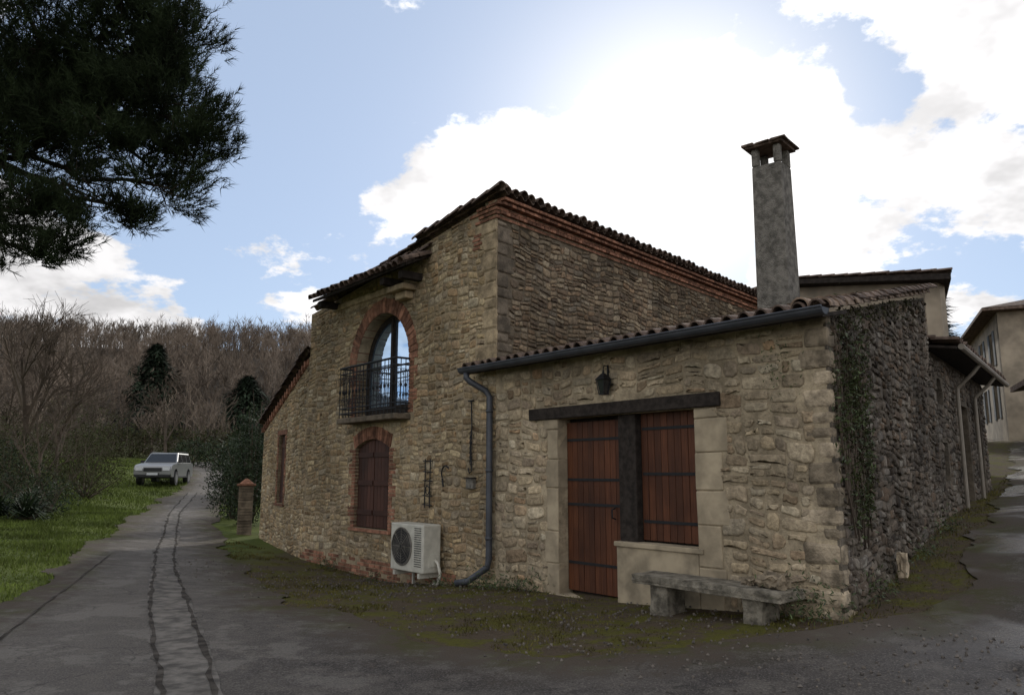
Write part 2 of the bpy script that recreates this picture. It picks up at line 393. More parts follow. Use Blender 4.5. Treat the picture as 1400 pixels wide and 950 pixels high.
# ------------------------------------------------------------ road
road=[(-7,-6),(14,-6),(15,6),(17,14),(20,24),(24,32),(20.,31),(13.5,21),(10.2,16.2),(7.9,12.9),(6.5,11.2),(5.7,9.9),(5.3,9.0),(4.5,8.15),(3.5,7.35),(2.67,7.25),(1.3,7.0),(0,7.0),(-1,7.9),(-2.7,10.2),(-5.2,14.9),(-8.7,23.3),(-12.4,33.8),(-16.2,46),(-22,58),(-25,57),(-19,46),(-17,40),(-10.8,21.8),(-7.7,13.7),(-5.6,8.4),(-5.2,4)]
def densify(poly,step,jit):
    out=[]
    for i in range(len(poly)):
        a=np.array(poly[i],float); b=np.array(poly[(i+1)%len(poly)],float); L=np.linalg.norm(b-a); k=max(1,int(L/step))
        for j in range(k): out.append(a+(b-a)*j/k)
    out=np.array(out)
    for _ in range(6): out=(np.roll(out,1,0)+2*out+np.roll(out,-1,0))/4
    lf=R.normal(0,1,out.shape)
    for _ in range(10): lf=(np.roll(lf,1,0)+lf+np.roll(lf,-1,0))/3
    out+=lf*.28+R.normal(0,jit,out.shape)
    return out
rp=densify(road,.13,.03)
def inside(px,py,poly):
    c=np.zeros(px.shape,bool); x0,y0=poly[:,0],poly[:,1]; x1,y1=np.roll(x0,-1),np.roll(y0,-1)
    for a,b,cx,d in zip(x0,y0,x1,y1):
        if b==d: continue
        k=((b>py)!=(d>py))&(px<(cx-a)*(py-b)/(d-b)+a); c^=k
    return c
gx,gy=np.meshgrid(np.arange(-26,26,.4),np.arange(-6,60,.4)); gx=gx.ravel();gy=gy.ravel()
k=inside(gx,gy,rp); ip=np.stack([gx[k],gy[k]],-1)
allp=np.vstack([rp,ip]); nb=len(rp)
res=geometry.delaunay_2d_cdt([Vector(q) for q in allp],[(i,(i+1)%nb) for i in range(nb)],[list(range(nb))],1,1e-5)
vv=np.array([(q.x,q.y) for q in res[0]]); zz=G(vv[:,0],vv[:,1])+.02
me=bpy.data.meshes.new('road'); me.from_pydata(np.c_[vv,zz].tolist(),[],[tuple(f) for f in res[2]]); me.update()
dd_=np.full(len(vv),9.)
for i in range(0,nb,1): dd_=np.minimum(dd_,np.hypot(vv[:,0]-rp[i,0],vv[:,1]-rp[i,1]))
at_=me.attributes.new('edge','FLOAT','POINT'); at_.data.foreach_set('value',dd_.astype(np.float32))
road_o=finish('road',me,m_road,smooth=True)
def strip(name,pts,w,mat,h,jit=.012):
    P=np.array(pts,float)
    t=np.r_[0,np.cumsum(np.hypot(*np.diff(P,axis=0).T))]; tt=np.arange(0,t[-1],.25)
    x=np.interp(tt,t,P[:,0]); y=np.interp(tt,t,P[:,1])
    for _ in range(14):
        x[1:-1]=(x[:-2]+2*x[1:-1]+x[2:])/4; y[1:-1]=(y[:-2]+2*y[1:-1]+y[2:])/4
    x=x+np.convolve(R.normal(0,.012,len(x)),np.ones(6)/3,'same')
    dx=np.gradient(x);dy=np.gradient(y);L=np.hypot(dx,dy); nx,ny=dy/L,-dx/L
    ww=np.maximum(.003,w/2+R.normal(0,jit,len(x))); w2=np.maximum(.003,w/2+R.normal(0,jit,len(x)))
    a=np.stack([x-nx*ww,y-ny*ww],-1); b=np.stack([x+nx*w2,y+ny*w2],-1)
    v=np.vstack([a,b]); z=G(v[:,0],v[:,1])+h; n=len(x)
    me=bpy.data.meshes.new(name); me.from_pydata(np.c_[v,z].tolist(),[],[(i,i+1,n+i+1,n+i) for i in range(n-1)]); me.update()
    o=finish(name,me,mat); o.parent=road_o
    if me.polygons and me.polygons[0].normal.z<0: me.flip_normals()
    return o
l1=[(-1.3,3.2),(-2.55,5.9),(-4.34,9.58),(-6.9,15.3),(-11.2,25.7),(-15.3,37)]
l2=[(-1.05,3.2),(-2.12,5.9),(-3.85,9.58),(-6.25,14.6),(-10.6,25.),(-14.9,37)]
mid=[((a[0]+b[0])/2,(a[1]+b[1])/2) for a,b in zip(l1,l2)]
strip('repair_strip',mid,.46,m_patch,.026,.02)
strip('tar_seam_a',l1,.045,m_tar,.031,.014); strip('tar_seam_b',l2,.045,m_tar,.031,.014)
strip('tar_seam_c',[(-3.9,5.),(-5.6,9.6),(-7.6,15)],.02,m_tar,.031,.008)

# ------------------------------------------------------------ frames
F=Fr((3.189,7.668),(-.637,.771),(-.771,-.637))
Kp=F.P(5.4,0,0); S=Fr((Kp.x,Kp.y),(.656,.755),(.755,-.656))
Rr=Fr((3.189,7.668),(.609,.793),(.793,-.609))
Ap=F.P(12.1,0,0); Gf=Fr((Ap.x,Ap.y),(-.485,.875),(-.875,-.485))
house=empty('stone_house',F.P(5,-4,0))

def arc(c,r,z,n=18,a0=0,a1=math.pi): return [(c+r*math.cos(a0+(a1-a0)*i/n),z+r*math.sin(a0+(a1-a0)*i/n)) for i in range(n+1)]
CW,ZW=8.92,3.62
arch_hole=[(CW+1,2.65)]+arc(CW,1.,ZW)+[(CW-1,2.65)]
def seg(s0,s1,z,h,n=8): return [(s0+(s1-s0)*i/n,z+h*(1-(2*i/n-1)**2)) for i in range(n+1)]
shut_hole=[(9.83,.55)]+seg(9.83,8.54,2.05,.17)+[(8.54,.55)]
mb=MB()
mb.prism(F,[(5.4,-.9),(12.1,-.9),(12.1,5.10),(8.0,5.5),(7.9,5.62),(5.4,5.93)],-.5,0,[arch_hole,shut_hole],mitre=(5.4,.13))
mb.build('gable_wall',mo_gable,house)
mb=MB()
mb.prism(F,[(0,-.6),(5.4,-.6),(5.4,3.22),(0,3.22)],-.35,-.002,[[(1.68,.72),(1.68,2.33),(4.0,2.33),(4.0,-.03),(2.94,-.03),(2.94,.72)]],mitre=(0,.12))
mb.build('annex_wall',mo_annex,house)
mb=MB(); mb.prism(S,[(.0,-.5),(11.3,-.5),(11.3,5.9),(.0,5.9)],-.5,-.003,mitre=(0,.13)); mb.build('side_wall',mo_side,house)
mb=MB(); L2=Fr((F.P(12.1,0,0).x,F.P(12.1,0,0).y),(.656,.755),(-.755,.656))
mb.prism(L2,[(.5,-.9),(11.3,-.9),(11.3,5.05),(.5,5.05)],-.4,0)
E=Fr(S.P(11.3,0,0)[:2],(-.637,.771),(.771,.637)); mb.prism(E,[(0,-.5),(6.7,-.5),(6.7,5.05),(0,5.85)],-.4,0)
mb.build('rear_walls',mo_gable,house)
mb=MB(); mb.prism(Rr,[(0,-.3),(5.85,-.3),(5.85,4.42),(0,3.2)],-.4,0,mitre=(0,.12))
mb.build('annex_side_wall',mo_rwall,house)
mb=MB(); e0=Rr.P(5.85,-.4,0); e1=S.P(5.8,0,0); dd=(e1-e0); B=Fr(e0[:2],(dd.x,dd.y),(-dd.y,dd.x)); mb.prism(B,[(0,0),(dd.length,0),(dd.length,4.4),(0,4.4)],-.3,0)
mb.build('annex_back_wall',mo_annex,house)
narrow=[(2.7,.85),(2.7,2.5),(2.0,2.5),(2.0,.85)]
mb=MB(); mb.prism(Gf,[(0,-.9),(4.6,-.9),(4.6,2.82),(0,4.15)],-.45,-.001,[narrow]); 
mb.build('wing_wall',mo_gable,house)
mb=MB(); ge=Gf.P(4.6,0,0); H=Fr(ge[:2],(.656,.755),(-.755,.656)); mb.prism(H,[(0.45,-.9),(6,-.9),(6,2.8),(.45,2.8)],-.4,0); mb.build('wing_end_wall',mo_gable,house)
# --- the stones themselves
gt=lambda s:5.93-.124*(s-5.4) if s<7.95 else 5.5-.0976*(s-8.0)
rubble('gable_stones',F,5.4,12.09,-.5,gt,[(7.76,10.08,2.50,3.62),(8.42,9.95,.47,2.36),(6.3,12.2,-.6,-.01),(5.3,5.70,3.3,5.6),(5.3,5.98,5.58,6.)],[(CW,ZW,1.27)],(.17,.42),(.10,.21),.030,(.005,.018),.008,m_gable,house,3)
rubble('annex_stones',F,.0,5.40,-.4,lambda s:3.14,[(1.34,4.22,-.5,2.34),(1.28,4.60,2.31,2.52),(-.1,.20,-.6,3.3)],[],(.22,.60),(.12,.29),.040,(.005,.020),.012,m_annex,house,5)
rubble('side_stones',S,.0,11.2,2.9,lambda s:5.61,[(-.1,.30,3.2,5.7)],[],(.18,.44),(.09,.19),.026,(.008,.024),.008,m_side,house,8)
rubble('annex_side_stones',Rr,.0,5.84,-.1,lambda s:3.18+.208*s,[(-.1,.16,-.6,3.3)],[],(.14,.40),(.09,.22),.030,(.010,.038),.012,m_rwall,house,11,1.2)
rubble('wing_stones',Gf,.0,4.58,-.5,lambda s:3.98-.29*s,[(1.87,2.83,.78,2.62)],[],(.17,.42),(.10,.20),.028,(.006,.018),.007,m_gable,house,14)

def tileroof(name,P0,U,V,nu,lv,mat,parent,shear=0,per=.21,amp=.055,row=.34,thick=.018,res=8):
    P0=Vector(P0);U=Vector(U).normalized();V=Vector(V).normalized(); Nn=U.cross(V); 
    if Nn.z<0: Nn=-Nn
    nx=int(nu/per*res)+1; rows=int(lv/row)+1; verts=[];faces=[]
    ph=R.uniform(-.02,.02,(rows,int(nu/per)+3)); drop=R.uniform(0,.016,(rows,int(nu/per)+3))
    for r in range(rows):
        for e in (0,1):
            vv=r*row+(e*row*1.12)-(.0 if e else .03)
            for i in range(nx):
                u=i*per/res; c=int(u/per); f=u/per-c
                jr=ph[r,c]
                if f<.62: h=amp*math.sin(math.pi*f/.62)**.7
                else: h=-amp*.45*math.sin(math.pi*(f-.62)/.38)
                h+= (.028 if e==0 else 0)+drop[r,c]
                p=P0+U*(u+shear*vv)+V*(vv+(jr if e==0 else 0))+Nn*h; verts.append(p)
        b=r*2*nx
        for i in range(nx-1): faces.append((b+i,b+i+1,b+nx+i+1,b+nx+i))
    me=bpy.data.meshes.new(name); me.from_pydata([tuple(v) for v in verts],[],faces); me.update()
    o=finish(name,me,mat,parent); md=o.modifiers.new('s','SOLIDIFY'); md.thickness=thick; md.offset=-1
    return o
nin=-F.n; sl=.225
tileroof('annex_roof_tiles',F.P(-.12,.24,3.20),(F.d.x,F.d.y,0),(nin.x,nin.y,sl),6.05,6.1,m_tile,house,shear=.2)
mb=MB(); v=[F.P(-.08,.2,3.12),F.P(5.85,.2,3.12),F.P(5.85,-.3,3.22),F.P(-.08,-.3,3.22),F.P(-.08,.2,3.16),F.P(5.85,.2,3.16),F.P(5.85,-.3,3.26),F.P(-.08,-.3,3.26)]; mb.hexa(v); mb.build('annex_eave_board',m_beam,house)
def halftiles(mb,p0,p1,r=.085,L=.36,up=Vector((0,0,1)),jit=.01):
    p0=Vector(p0);p1=Vector(p1); t=(p1-p0); n=max(1,int(t.length/L)); t.normalize(); sd=t.cross(up).normalized(); uu=sd.cross(t)
    for i in range(n):
        a=p0+t*i*L; b=a+t*L*1.12; ra=r*1.12; rb=r*.9
        j=Vector([random.uniform(-jit,jit) for _ in range(3)])
        vs=[];m=7
        for q,rr_,lift in((a,ra,.02),(b,rb,0)):
            for k in range(m+1):
                th=math.pi*k/m; vs.append(q+j+sd*math.cos(th)*rr_+uu*(math.sin(th)*rr_+lift))
            for k in range(m+1):
                th=math.pi*k/m; vs.append(q+j+sd*math.cos(th)*(rr_-.018)+uu*(math.sin(th)*(rr_-.018)+lift))
        fs=[]
        w=m+1
        for k in range(m):
            fs+= [(k,k+1,2*w+k+1,2*w+k),(w+k,2*w+w+k,2*w+w+k+1,w+k+1),(k,w+k,w+k+1,k+1),(2*w+k,2*w+k+1,3*w+k+1,3*w+k)]
        mb.add(vs,fs)
mb=MB(); halftiles(mb,Rr.P(-.2,.03,3.20),Rr.P(5.95,.03,4.50)); halftiles(mb,Rr.P(-.2,-.18,3.23),Rr.P(5.95,-.18,4.53)); mb.build('verge_tiles',m_tileL,house,uv=False)
fall=(6.02-5.2)/6.9
Pl=F.P(12.0,.06,5.19)
tileroof('main_roof_tiles',Pl,(S.d.x,S.d.y,0),(-F.d.x,-F.d.y,fall),11.7,6.6,m_tile,house,shear=0)
mb=MB()
a=0.
while a<11.4:
    z=6.0+random.uniform(-.018,.018); halftiles(mb,S.P(a,.25,z),S.P(a,-.15,z+.03),.085,.36,jit=.012); a+=.205
halftiles(mb,F.P(5.1,.1,6.02),F.P(7.95,.1,5.72)); halftiles(mb,F.P(5.25,-.08,6.06),F.P(7.95,-.08,5.76))
mb.build('cornice_tiles',m_tile,house,uv=False)
mb=MB()
def brickrow(mb,Fx,a0,a1,o,z0,h=.06,L=.22,gap=.012,dep=.2):
    a=a0
    while a<a1-.03:
        b=min(a+L,a1); mb.box(Fx,a,b-gap,-dep,o+random.uniform(-.004,.004),z0,z0+h-.012); a=b
brickrow(mb,S,.05,11.3,.03,5.62); brickrow(mb,S,.05,11.3,.08,5.69,L=.11); brickrow(mb,S,.05,11.3,.045,5.76)
brickrow(mb,S,.03,11.3,.13,5.83,L=.11); brickrow(mb,S,.03,11.3,.17,5.90)
brickrow(mb,F,5.37,5.95,.02,5.62,dep=.05); brickrow(mb,F,5.37,5.85,.03,5.69,L=.11,dep=.05); brickrow(mb,F,5.37,6.1,.03,5.76,dep=.05)
brickrow(mb,F,5.30,5.9,.04,5.83,L=.11,dep=.05)
for i in range(4): brickrow(mb,F,5.82-.05*(i%2),6.02,.022,5.2+.07*i)
mb.build('brick_cornice',m_brick,house,bevel=.004)
mb=MB(); mb.box(S,0.06,11.3,-.3,.02,5.615,5.96); mb.build('cornice_mortar',m_mort,house)
# canopy over the balcony
mb=MB(); 
v=[F.P(7.3,.0,5.40),F.P(11.0,0,5.34),F.P(11.0,.50,5.12),F.P(7.3,.50,5.16)]
v+=[q+Vector((0,0,.06)) for q in v]; mb.hexa(v)
for a in (7.6,8.25,10.8): mb.box(F,a-.07,a+.07,-.2,.43,5.0,5.13)
mb.build('canopy_timber',m_beam,house)
mb=MB(); a=7.32
while a<11.05:
    halftiles(mb,F.P(a,.58,5.17+random.uniform(-.015,.015)),F.P(a,-.1,5.50),.085,.36,jit=.014); a+=.2
halftiles(mb,F.P(7.2,.02,5.53),F.P(11.2,.02,5.44),.09)
mb.build('canopy_tiles',m_tile,house,uv=False)
mb=MB(); mb.box(F,7.72,8.3,0,.30,4.86,4.97); mb.box(F,7.82,8.2,0,.18,4.72,4.86); mb.box(F,8.3,11.0,0,.05,4.97,5.1)
mb.build('stone_corbel',m_quoin,house,bevel=.03)
tileroof('wing_roof_tiles',Gf.P(4.85,.12,2.88),(S.d.x,S.d.y,0),(-Gf.d.x,-Gf.d.y,.29),6,4.9,m_tile,house)
mb=MB(); halftiles(mb,Gf.P(4.9,.08,2.84),Gf.P(-.05,.08,4.28)); mb.build('wing_verge_tiles',m_tile,house,uv=False)
mb=MB(); 
for i in range(40):
    a=.05+i*.115; z=4.13-(1.33/4.6)*a; mb.box(Gf,a,a+.1,-.05,.03+.04*(i%2),z-.16,z-.02)
mb.build('wing_brick_verge',m_brick,house,bevel=.004)
# quoins
mb=MB(); z=3.3; i=0
while z<5.55:
    h=random.uniform(.15,.34); h=min(h,5.6-z); w=random.uniform(.24,.34) if i%2 else random.uniform(.32,.56)
    mb.box(F,5.4,5.4+w,-.05,.016,z+.010,z+h-.010,j=.007); z+=h;i+=1
mb.build('corner_quoins',m_quoin,house,bevel=.026)
mb=MB(); z=3.3; i=0
while z<5.55:
    h=random.uniform(.15,.30); h=min(h,5.6-z); w=random.uniform(.34,.5) if i%2 else random.uniform(.24,.32)
    mb.box(S,.022,w,-.05,.018,z+.010,z+h-.010,j=.006); z+=h;i+=1
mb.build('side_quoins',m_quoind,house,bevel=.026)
mb=MB(); z=-.1;i=0
while z<3.1:
    h=random.uniform(.11,.27); w=random.uniform(.14,.26) if i%2 else random.uniform(.22,.46); w2=random.uniform(.22,.40) if i%2 else random.uniform(.13,.22)
    quad=[F.P(w,.014,0),F.P(-.016,.016,0),Rr.P(w2,.018,0),Rr.P(w2,-.2,0)+(F.P(w,0,0)-F.P(0,0,0))]
    bot=[Vector((q.x,q.y,z+.012)) for q in quad]; top=[Vector((q.x,q.y,z+h-.014)) for q in quad]
    mb.hexa([q+Vector([random.uniform(-.012,.012) for _ in range(3)]) for q in bot+top]); z+=h;i+=1
mb.build('annex_corner_quoins',m_quoing,house,bevel=.035)

# brick surrounds
mb=MB(); nb_=30
for i in range(nb_):
    t0=math.pi*(i+.06)/nb_; t1=math.pi*(i+.94)/nb_; r0,r1=1.0,1.28+random.uniform(-.02,.02)
    q=[(CW+r*math.cos(t),ZW+r*math.sin(t)) for r,t in((r0,t0),(r1,t0),(r1,t1),(r0,t1))]
    o=.014+random.uniform(0,.008); mb.hexa([F.P(a,-.3,z) for a,z in q]+[F.P(a,o,z) for a,z in q])
z=2.66;i=0
while z<ZW-.04:
    w=.28 if (i//3)%2 else .15
    o=.012+random.uniform(0,.006)
    mb.box(F,CW-1-w,CW-1,-.3,o,z,z+.058); mb.box(F,CW+1,CW+1+w,-.3,o,z,z+.058); z+=.07;i+=1
n=17
for i in range(n):
    s0=8.50+(9.87-8.50)*(i+.07)/n; s1=8.50+(9.87-8.50)*(i+.93)/n
    f=lambda s:2.05+.17*max(0,(1-((s-9.185)/.645)**2))
    q=[(s0,f(s0)),(s1,f(s1)),(s1+(s1-9.185)*.1,f(s1)+.24),(s0+(s0-9.185)*.1,f(s0)+.24)]
    mb.hexa([F.P(a,-.1,z) for a,z in q]+[F.P(a,.018,z) for a,z in q])
z=.55;i=0
while z<2.04:
    w=.24 if (i//3)%2 else .12
    mb.box(F,8.54-w,8.54,-.1,.014,z,z+.055); mb.box(F,9.83,9.83+w,-.1,.014,z,z+.055); z+=.068;i+=1
mb.box(F,8.42,9.95,-.1,.06,.49,.545)
mb.build('brick_surrounds',m_brick,house,bevel=.004)
mb=MB()
for rr_ in range(6):
    z=-.42+rr_*.07; a=6.3+(.11 if rr_%2 else 0)
    while a<12:
        if random.random()<.8: mb.box(F,a,a+.21,-.1,.010+random.uniform(0,.006),z,z+.056)
        a+=.222
mb.build('brick_plinth',m_brick,house,bevel=.004)

# arched french window
mb=MB()
outer=[(CW+.99,2.66)]+arc(CW,.99,ZW)+[(CW-.99,2.66)]
def inn(sgn):
    c=CW; pts=[(c+sgn*.06,2.85)]
    pts.append((c+sgn*.88,2.85))
    for i in range(11):
        th=(math.pi/2-.07)*i/10; pts.append((c+sgn*.88*math.cos(th),ZW+.88*math.sin(th)))
    return pts
mb.prism(F,outer,-.30,-.24,[inn(1),inn(-1)])
mb.box(F,CW-.035,CW+.035,-.235,-.21,2.66,ZW+.93)
for sg in(1,-1):
    mb.box(F,CW+sg*.08 if sg>0 else CW-.88,CW+.88 if sg>0 else CW-.08,-.268,-.255,3.60,3.63)
mb.build('arched_window_frame',m_beam,house)
mb=MB(); mb.prism(F,[(CW+.95,2.7)]+arc(CW,.95,ZW)+[(CW-.95,2.7)],-.28,-.27); mb.build('arched_window_panes',m_glass,house)
# balcony
mb=MB(); b0,b1,bo=7.88,10.0,.30
mb.box(F,b0-.03,b1+.03,-.2,.34,2.53,2.63); mb.build('balcony_slab',m_quoind,house,bevel=.015)
mb=MB()
for z,r in((3.62,.022),(3.50,.012),(2.82,.012),(2.72,.014)):
    mb.tube([F.P(b0,.0,z),F.P(b0,bo,z),F.P(b1,bo,z),F.P(b1,.0,z)],r,6)
n=17
def baluster(p,tdir):
    mb.tube([p+Vector((0,0,2.64)),p+Vector((0,0,3.62))],.009,5)
    for zc in (2.95,3.38):
        for sg in(1,-1):
            pts=[p+tdir*sg*(.006+.03*(1-math.cos(t)))+Vector((0,0,zc+.06*math.sin(t)+ .0)) for t in np.linspace(0,math.pi*1.6,8)]
            mb.tube(pts,.005,4)
    mb.tube([p+Vector((0,0,3.10)),p+Vector((0,0,3.14)),p+Vector((0,0,3.18))],[.012,.026,.012],6)
td=Vector((F.d.x,F.d.y,0)); ndv=Vector((F.n.x,F.n.y,0))
for i in range(n): baluster(F.P(b0+(b1-b0)*i/(n-1),bo,0),td)
for i in range(1,3):
    baluster(F.P(b0,bo*i/3,0),ndv); baluster(F.P(b1,bo*i/3,0),ndv)
mb.build('balcony_railing',m_iron,house,uv=False)
# shutters
mb=MB()
for s0,s1 in((8.56,9.175),(9.195,9.81)):
    n=5
    for i in range(n):
        a=s0+(s1-s0)*i/n+.004; b=s0+(s1-s0)*(i+1)/n-.004; f=lambda s:2.04+.17*max(0,(1-((s-9.185)/.645)**2))
        mb.prism(F,[(a,.57),(b,.57),(b,f(b)),(a,f(a))],-.10,-.06)
for z in(.8,1.35,1.88): mb.box(F,8.58,9.16,-.06,-.035,z,z+.09); mb.box(F,9.21,9.79,-.06,-.035,z,z+.09)
mb.box(Gf,2.02,2.34,-.12,-.07,.87,2.48); mb.box(Gf,2.36,2.68,-.12,-.07,.87,2.48)
for z in(1.0,2.2): mb.box(Gf,2.04,2.66,-.07,-.05,z,z+.08)
mb.build('window_shutters',m_shut,house)
mb=MB(); mb.box(Gf,1.85,2.85,-.1,.02,2.5,2.62)
for k in range(24): 
    w=.14 if (k//3)%2 else .08
    mb.box(Gf,2.0-w,2.0,-.1,.018,.85+k*.068,.85+k*.068+.056); mb.box(Gf,2.7,2.7+w,-.1,.018,.85+k*.068,.85+k*.068+.056)
mb.box(Gf,1.85,2.85,-.1,.04,.79,.845)
mb.build('narrow_window_bricks',m_brick,house,bevel=.004)
# annex doors
mb=MB()
def boards(s0,s1,z0,z1,o,n):
    for i in range(n):
        a=s0+(s1-s0)*i/n; b=s0+(s1-s0)*(i+1)/n; mb.box(F,a+.003,b-.003,o-.03,o+random.uniform(-.003,.003),z0,z1)
boards(2.97,3.99,.03,2.28,-.16,10); boards(1.69,2.63,.77,2.33,-.16,9)
mb.build('door_boards',m_door,house,bevel=.004)
mb=MB()
for z in(.38,1.15,1.48,2.02): mb.box(F,2.99,3.97,-.157,-.150,z,z+.036)
for z in(.98,1.56,2.12): mb.box(F,1.71,2.61,-.157,-.150,z,z+.036)
mb.tube([F.P(3.08,-.14,1.0),F.P(3.08,-.08,1.02),F.P(3.08,-.08,1.12),F.P(3.08,-.14,1.14)],.01,6)
mb.build('strap_hinges',m_iron,house)
mb=MB(); mb.box(F,2.64,2.93,-.2,-.06,.73,2.33); mb.box(F,2.93,2.97,-.22,-.1,0,2.33); 
mb.box(F,1.30,4.58,-.30,.035,2.335,2.505,j=.012); mb.box(F,1.66,4.02,-.34,-.24,-.05,2.33)
mb.build('oak_lintel_and_post',m_beam,house,bevel=.012)
mb=MB()
mb.box(F,1.60,2.955,-.2,.04,.685,.745); mb.box(F,1.68,2.93,-.2,.012,-.3,.683); mb.box(F,2.9,4.15,-.25,.06,-.09,-.015)
mb.build('sill_and_apron',m_conc,house,bevel=.01)
mb=MB()
z=-.05;i=0
while z<2.3:
    h=random.uniform(.3,.6); h=min(h,2.33-z)
    mb.box(F,4.0,4.0+(.22,.27)[i%2]+random.uniform(-.02,.02),-.3,.014,z+.005,z+h-.005,j=.004)
    z+=h;i+=1
z=-.05;i=0
while z<2.3:
    h=random.uniform(.25,.5); h=min(h,2.33-z)
    if z>.6: mb.box(F,1.68-(.32,.40)[i%2]-random.uniform(0,.06),1.68,-.3,.014,z+.005,z+h-.005,j=.004)
    else: mb.box(F,1.68-(.32,.37)[i%2],1.675,-.3,.014,z+.005,z+h-.005,j=.004)
    z+=h;i+=1
mb.build('door_jamb_stones',m_jamb,house,bevel=.014)
# gutter + downpipe
mb=MB(); n=8;vs=[];L=[(-.18),5.86]
for a in L:
    for rr_ in(.075,.066):
        for k in range(n+1):
            th=math.pi+math.pi*k/n; q=F.P(a,.33+rr_*math.cos(th),3.185+rr_*math.sin(th)); vs.append(q)
w=n+1;fs=[]
for k in range(n): fs+=[(k,k+1,2*w+k+1,2*w+k),(w+k,3*w+k,3*w+k+1,w+k+1),(k,w+k,w+k+1,k+1),(2*w+k,2*w+k+1,3*w+k+1,3*w+k)]
fs+=[tuple(range(w)),tuple(2*w+k for k in range(w))]
mb.add(vs,fs)
mb.tube([F.P(-.18,.405,3.19),F.P(5.86,.405,3.19)],.012,6)
mb.build('eave_gutter',m_zinc,house,uv=False)
mb=MB(); mb.tube([F.P(5.72,.33,3.12),F.P(5.72,.33,3.04),F.P(5.68,.28,2.98),F.P(5.5,.12,2.84),F.P(5.44,.09,2.74),F.P(5.44,.09,.32),F.P(5.46,.1,.2),F.P(5.75,.25,-.02),F.P(5.95,.33,-.06)],.05,10)
for z in(.6,1.6,2.5): mb.tube([F.P(5.44,.09,z),F.P(5.44,.09,z+.04)],.058,10)
mb.build('downpipe',m_zinc,house,smooth=True,uv=False)
# chimney
ch=Fr((4.0,11.25),(-.76,.65),(-.65,-.76)); mb=MB()
v=[ch.P(a,o,3.4) for a,o in((-.25,-.25),(.25,-.25),(.25,.25),(-.25,.25))]+[ch.P(a,o,6.22) for a,o in((-.225,-.225),(.225,-.225),(.225,.225),(-.225,.225))]; mb.hexa(v)
for a in(-.17,.17):
    for o in(-.17,.17): mb.box(ch,a-.055,a+.055,o-.055,o+.055,6.22,6.50)
mb.build('chimney_shaft',m_chim,house,bevel=.025)
mb=MB(); mb.box(ch,-.29,.29,-.29,.29,6.50,6.54,j=.012)
v=[ch.P(a,o,6.545) for a,o in((-.31,-.30),(.31,-.30),(.31,.30),(-.31,.30))]+[ch.P(a,o,6.68) for a,o in((-.25,-.05),(.25,-.05),(.25,.05),(-.25,.05))]; mb.hexa([q+Vector([random.uniform(-.015,.015) for _ in range(3)]) for q in v])
for a in(-.24,0,.24): mb.box(ch,a-.1,a+.1,-.33+random.uniform(-.02,.02),.33,6.53,6.565,j=.012)
mb.build('chimney_cap',m_tile,house,uv=False,bevel=.01)
# lantern
lan=empty('wall_lantern',F.P(3.0,.1,2.6)); mb=MB()
c=F.P(3.0,.12,0)
def ring(z,r,n=4): return [c+td*r*math.cos(math.pi/4+2*math.pi*k/n)+ndv*r*math.sin(math.pi/4+2*math.pi*k/n)+Vector((0,0,z)) for k in range(n)]
for k in range(4): mb.tube([ring(2.60,.06)[k],ring(2.78,.095)[k]],.007,5)
a=ring(2.78,.115)+ring(2.86,.03); mb.hexa(a); mb.hexa(ring(2.585,.065)+ring(2.60,.065)); mb.tube([c+Vector((0,0,2.86)),c+Vector((0,0,2.93))],[.02,.004],6)
mb.tube([c+Vector((0,0,2.93)),F.P(3.0,.1,2.97),F.P(3.0,.03,2.96),F.P(3,.0,2.85)],.008,6)
mb.tube([F.P(3.0,.035,2.6),F.P(3.0,.035,2.98)],.014,6); mb.tube([F.P(3.09,.035,2.72),F.P(2.91,.035,2.72)],.01,6)
mb.build('lantern_frame',m_iron,lan,uv=False)
mb=MB(); mb.hexa(ring(2.602,.05)+ring(2.775,.085)); mb.build('lantern_glass',m_dglass,lan,uv=False)
# wall irons
ir=empty('iron_pot_hanger',F.P(5.97,.04,2)); mb=MB()
mb.tube([F.P(5.97,.045,2.72),F.P(5.95,.045,2.3),F.P(5.99,.045,1.95),F.P(5.96,.045,1.68)],.013,6); mb.tube([F.P(5.90,.045,2.72),F.P(6.04,.05,2.72)],.014,6)
for z in np.arange(1.75,2.25,.075): mb.tube([F.P(5.97+.03*math.cos(t),.05,z+.04*math.sin(t)) for t in np.linspace(0,6.28,8)],.007,4)
mb.tube([F.P(5.96,.045,1.68),F.P(5.92,.06,1.62),F.P(5.98,.07,1.58),F.P(6.03,.05,1.66)],.011,6); mb.build('hanger_bar',m_iron,ir,uv=False)
ir=empty('iron_fire_crane',F.P(7.19,.04,1.4)); mb=MB()
for a in(7.12,7.27): mb.tube([F.P(a,.045,1.82),F.P(a+.01,.045,1.0)],.011,6)
for z in(1.78,1.6,1.45,1.2,1.05): mb.tube([F.P(7.05,.05,z),F.P(7.33,.05,z+.01)],.009,6)
mb.tube([F.P(7.19,.05,1.3)+td*.06*math.cos(t)+Vector((0,0,.07*math.sin(t))) for t in np.linspace(0,6.28,12)],.009,5)
mb.build('crane_bars',m_iron,ir,uv=False)
ir=empty('iron_sickle',F.P(6.67,.04,1.5)); mb=MB(); mb.tube([F.P(6.67+.11*math.cos(t),.045,1.58+.12*math.sin(t)) for t in np.linspace(-.6,2.6,12)],[.014]*11+[.004],6); mb.tube([F.P(6.76,.045,1.5),F.P(6.73,.045,1.36)],.016,6); mb.build('sickle_blade',m_iron,ir,uv=False)
ir=empty('wall_letter_box',F.P(5.95,.05,1.4)); mb=MB(); mb.box(F,5.88,6.06,0,.08,1.34,1.5); mb.build('letter_box_body',m_chim,ir,bevel=.012)
mb=MB(); mb.box(F,5.86,6.08,0,.10,1.502,1.52); mb.build('letter_box_lid',m_beam,ir)

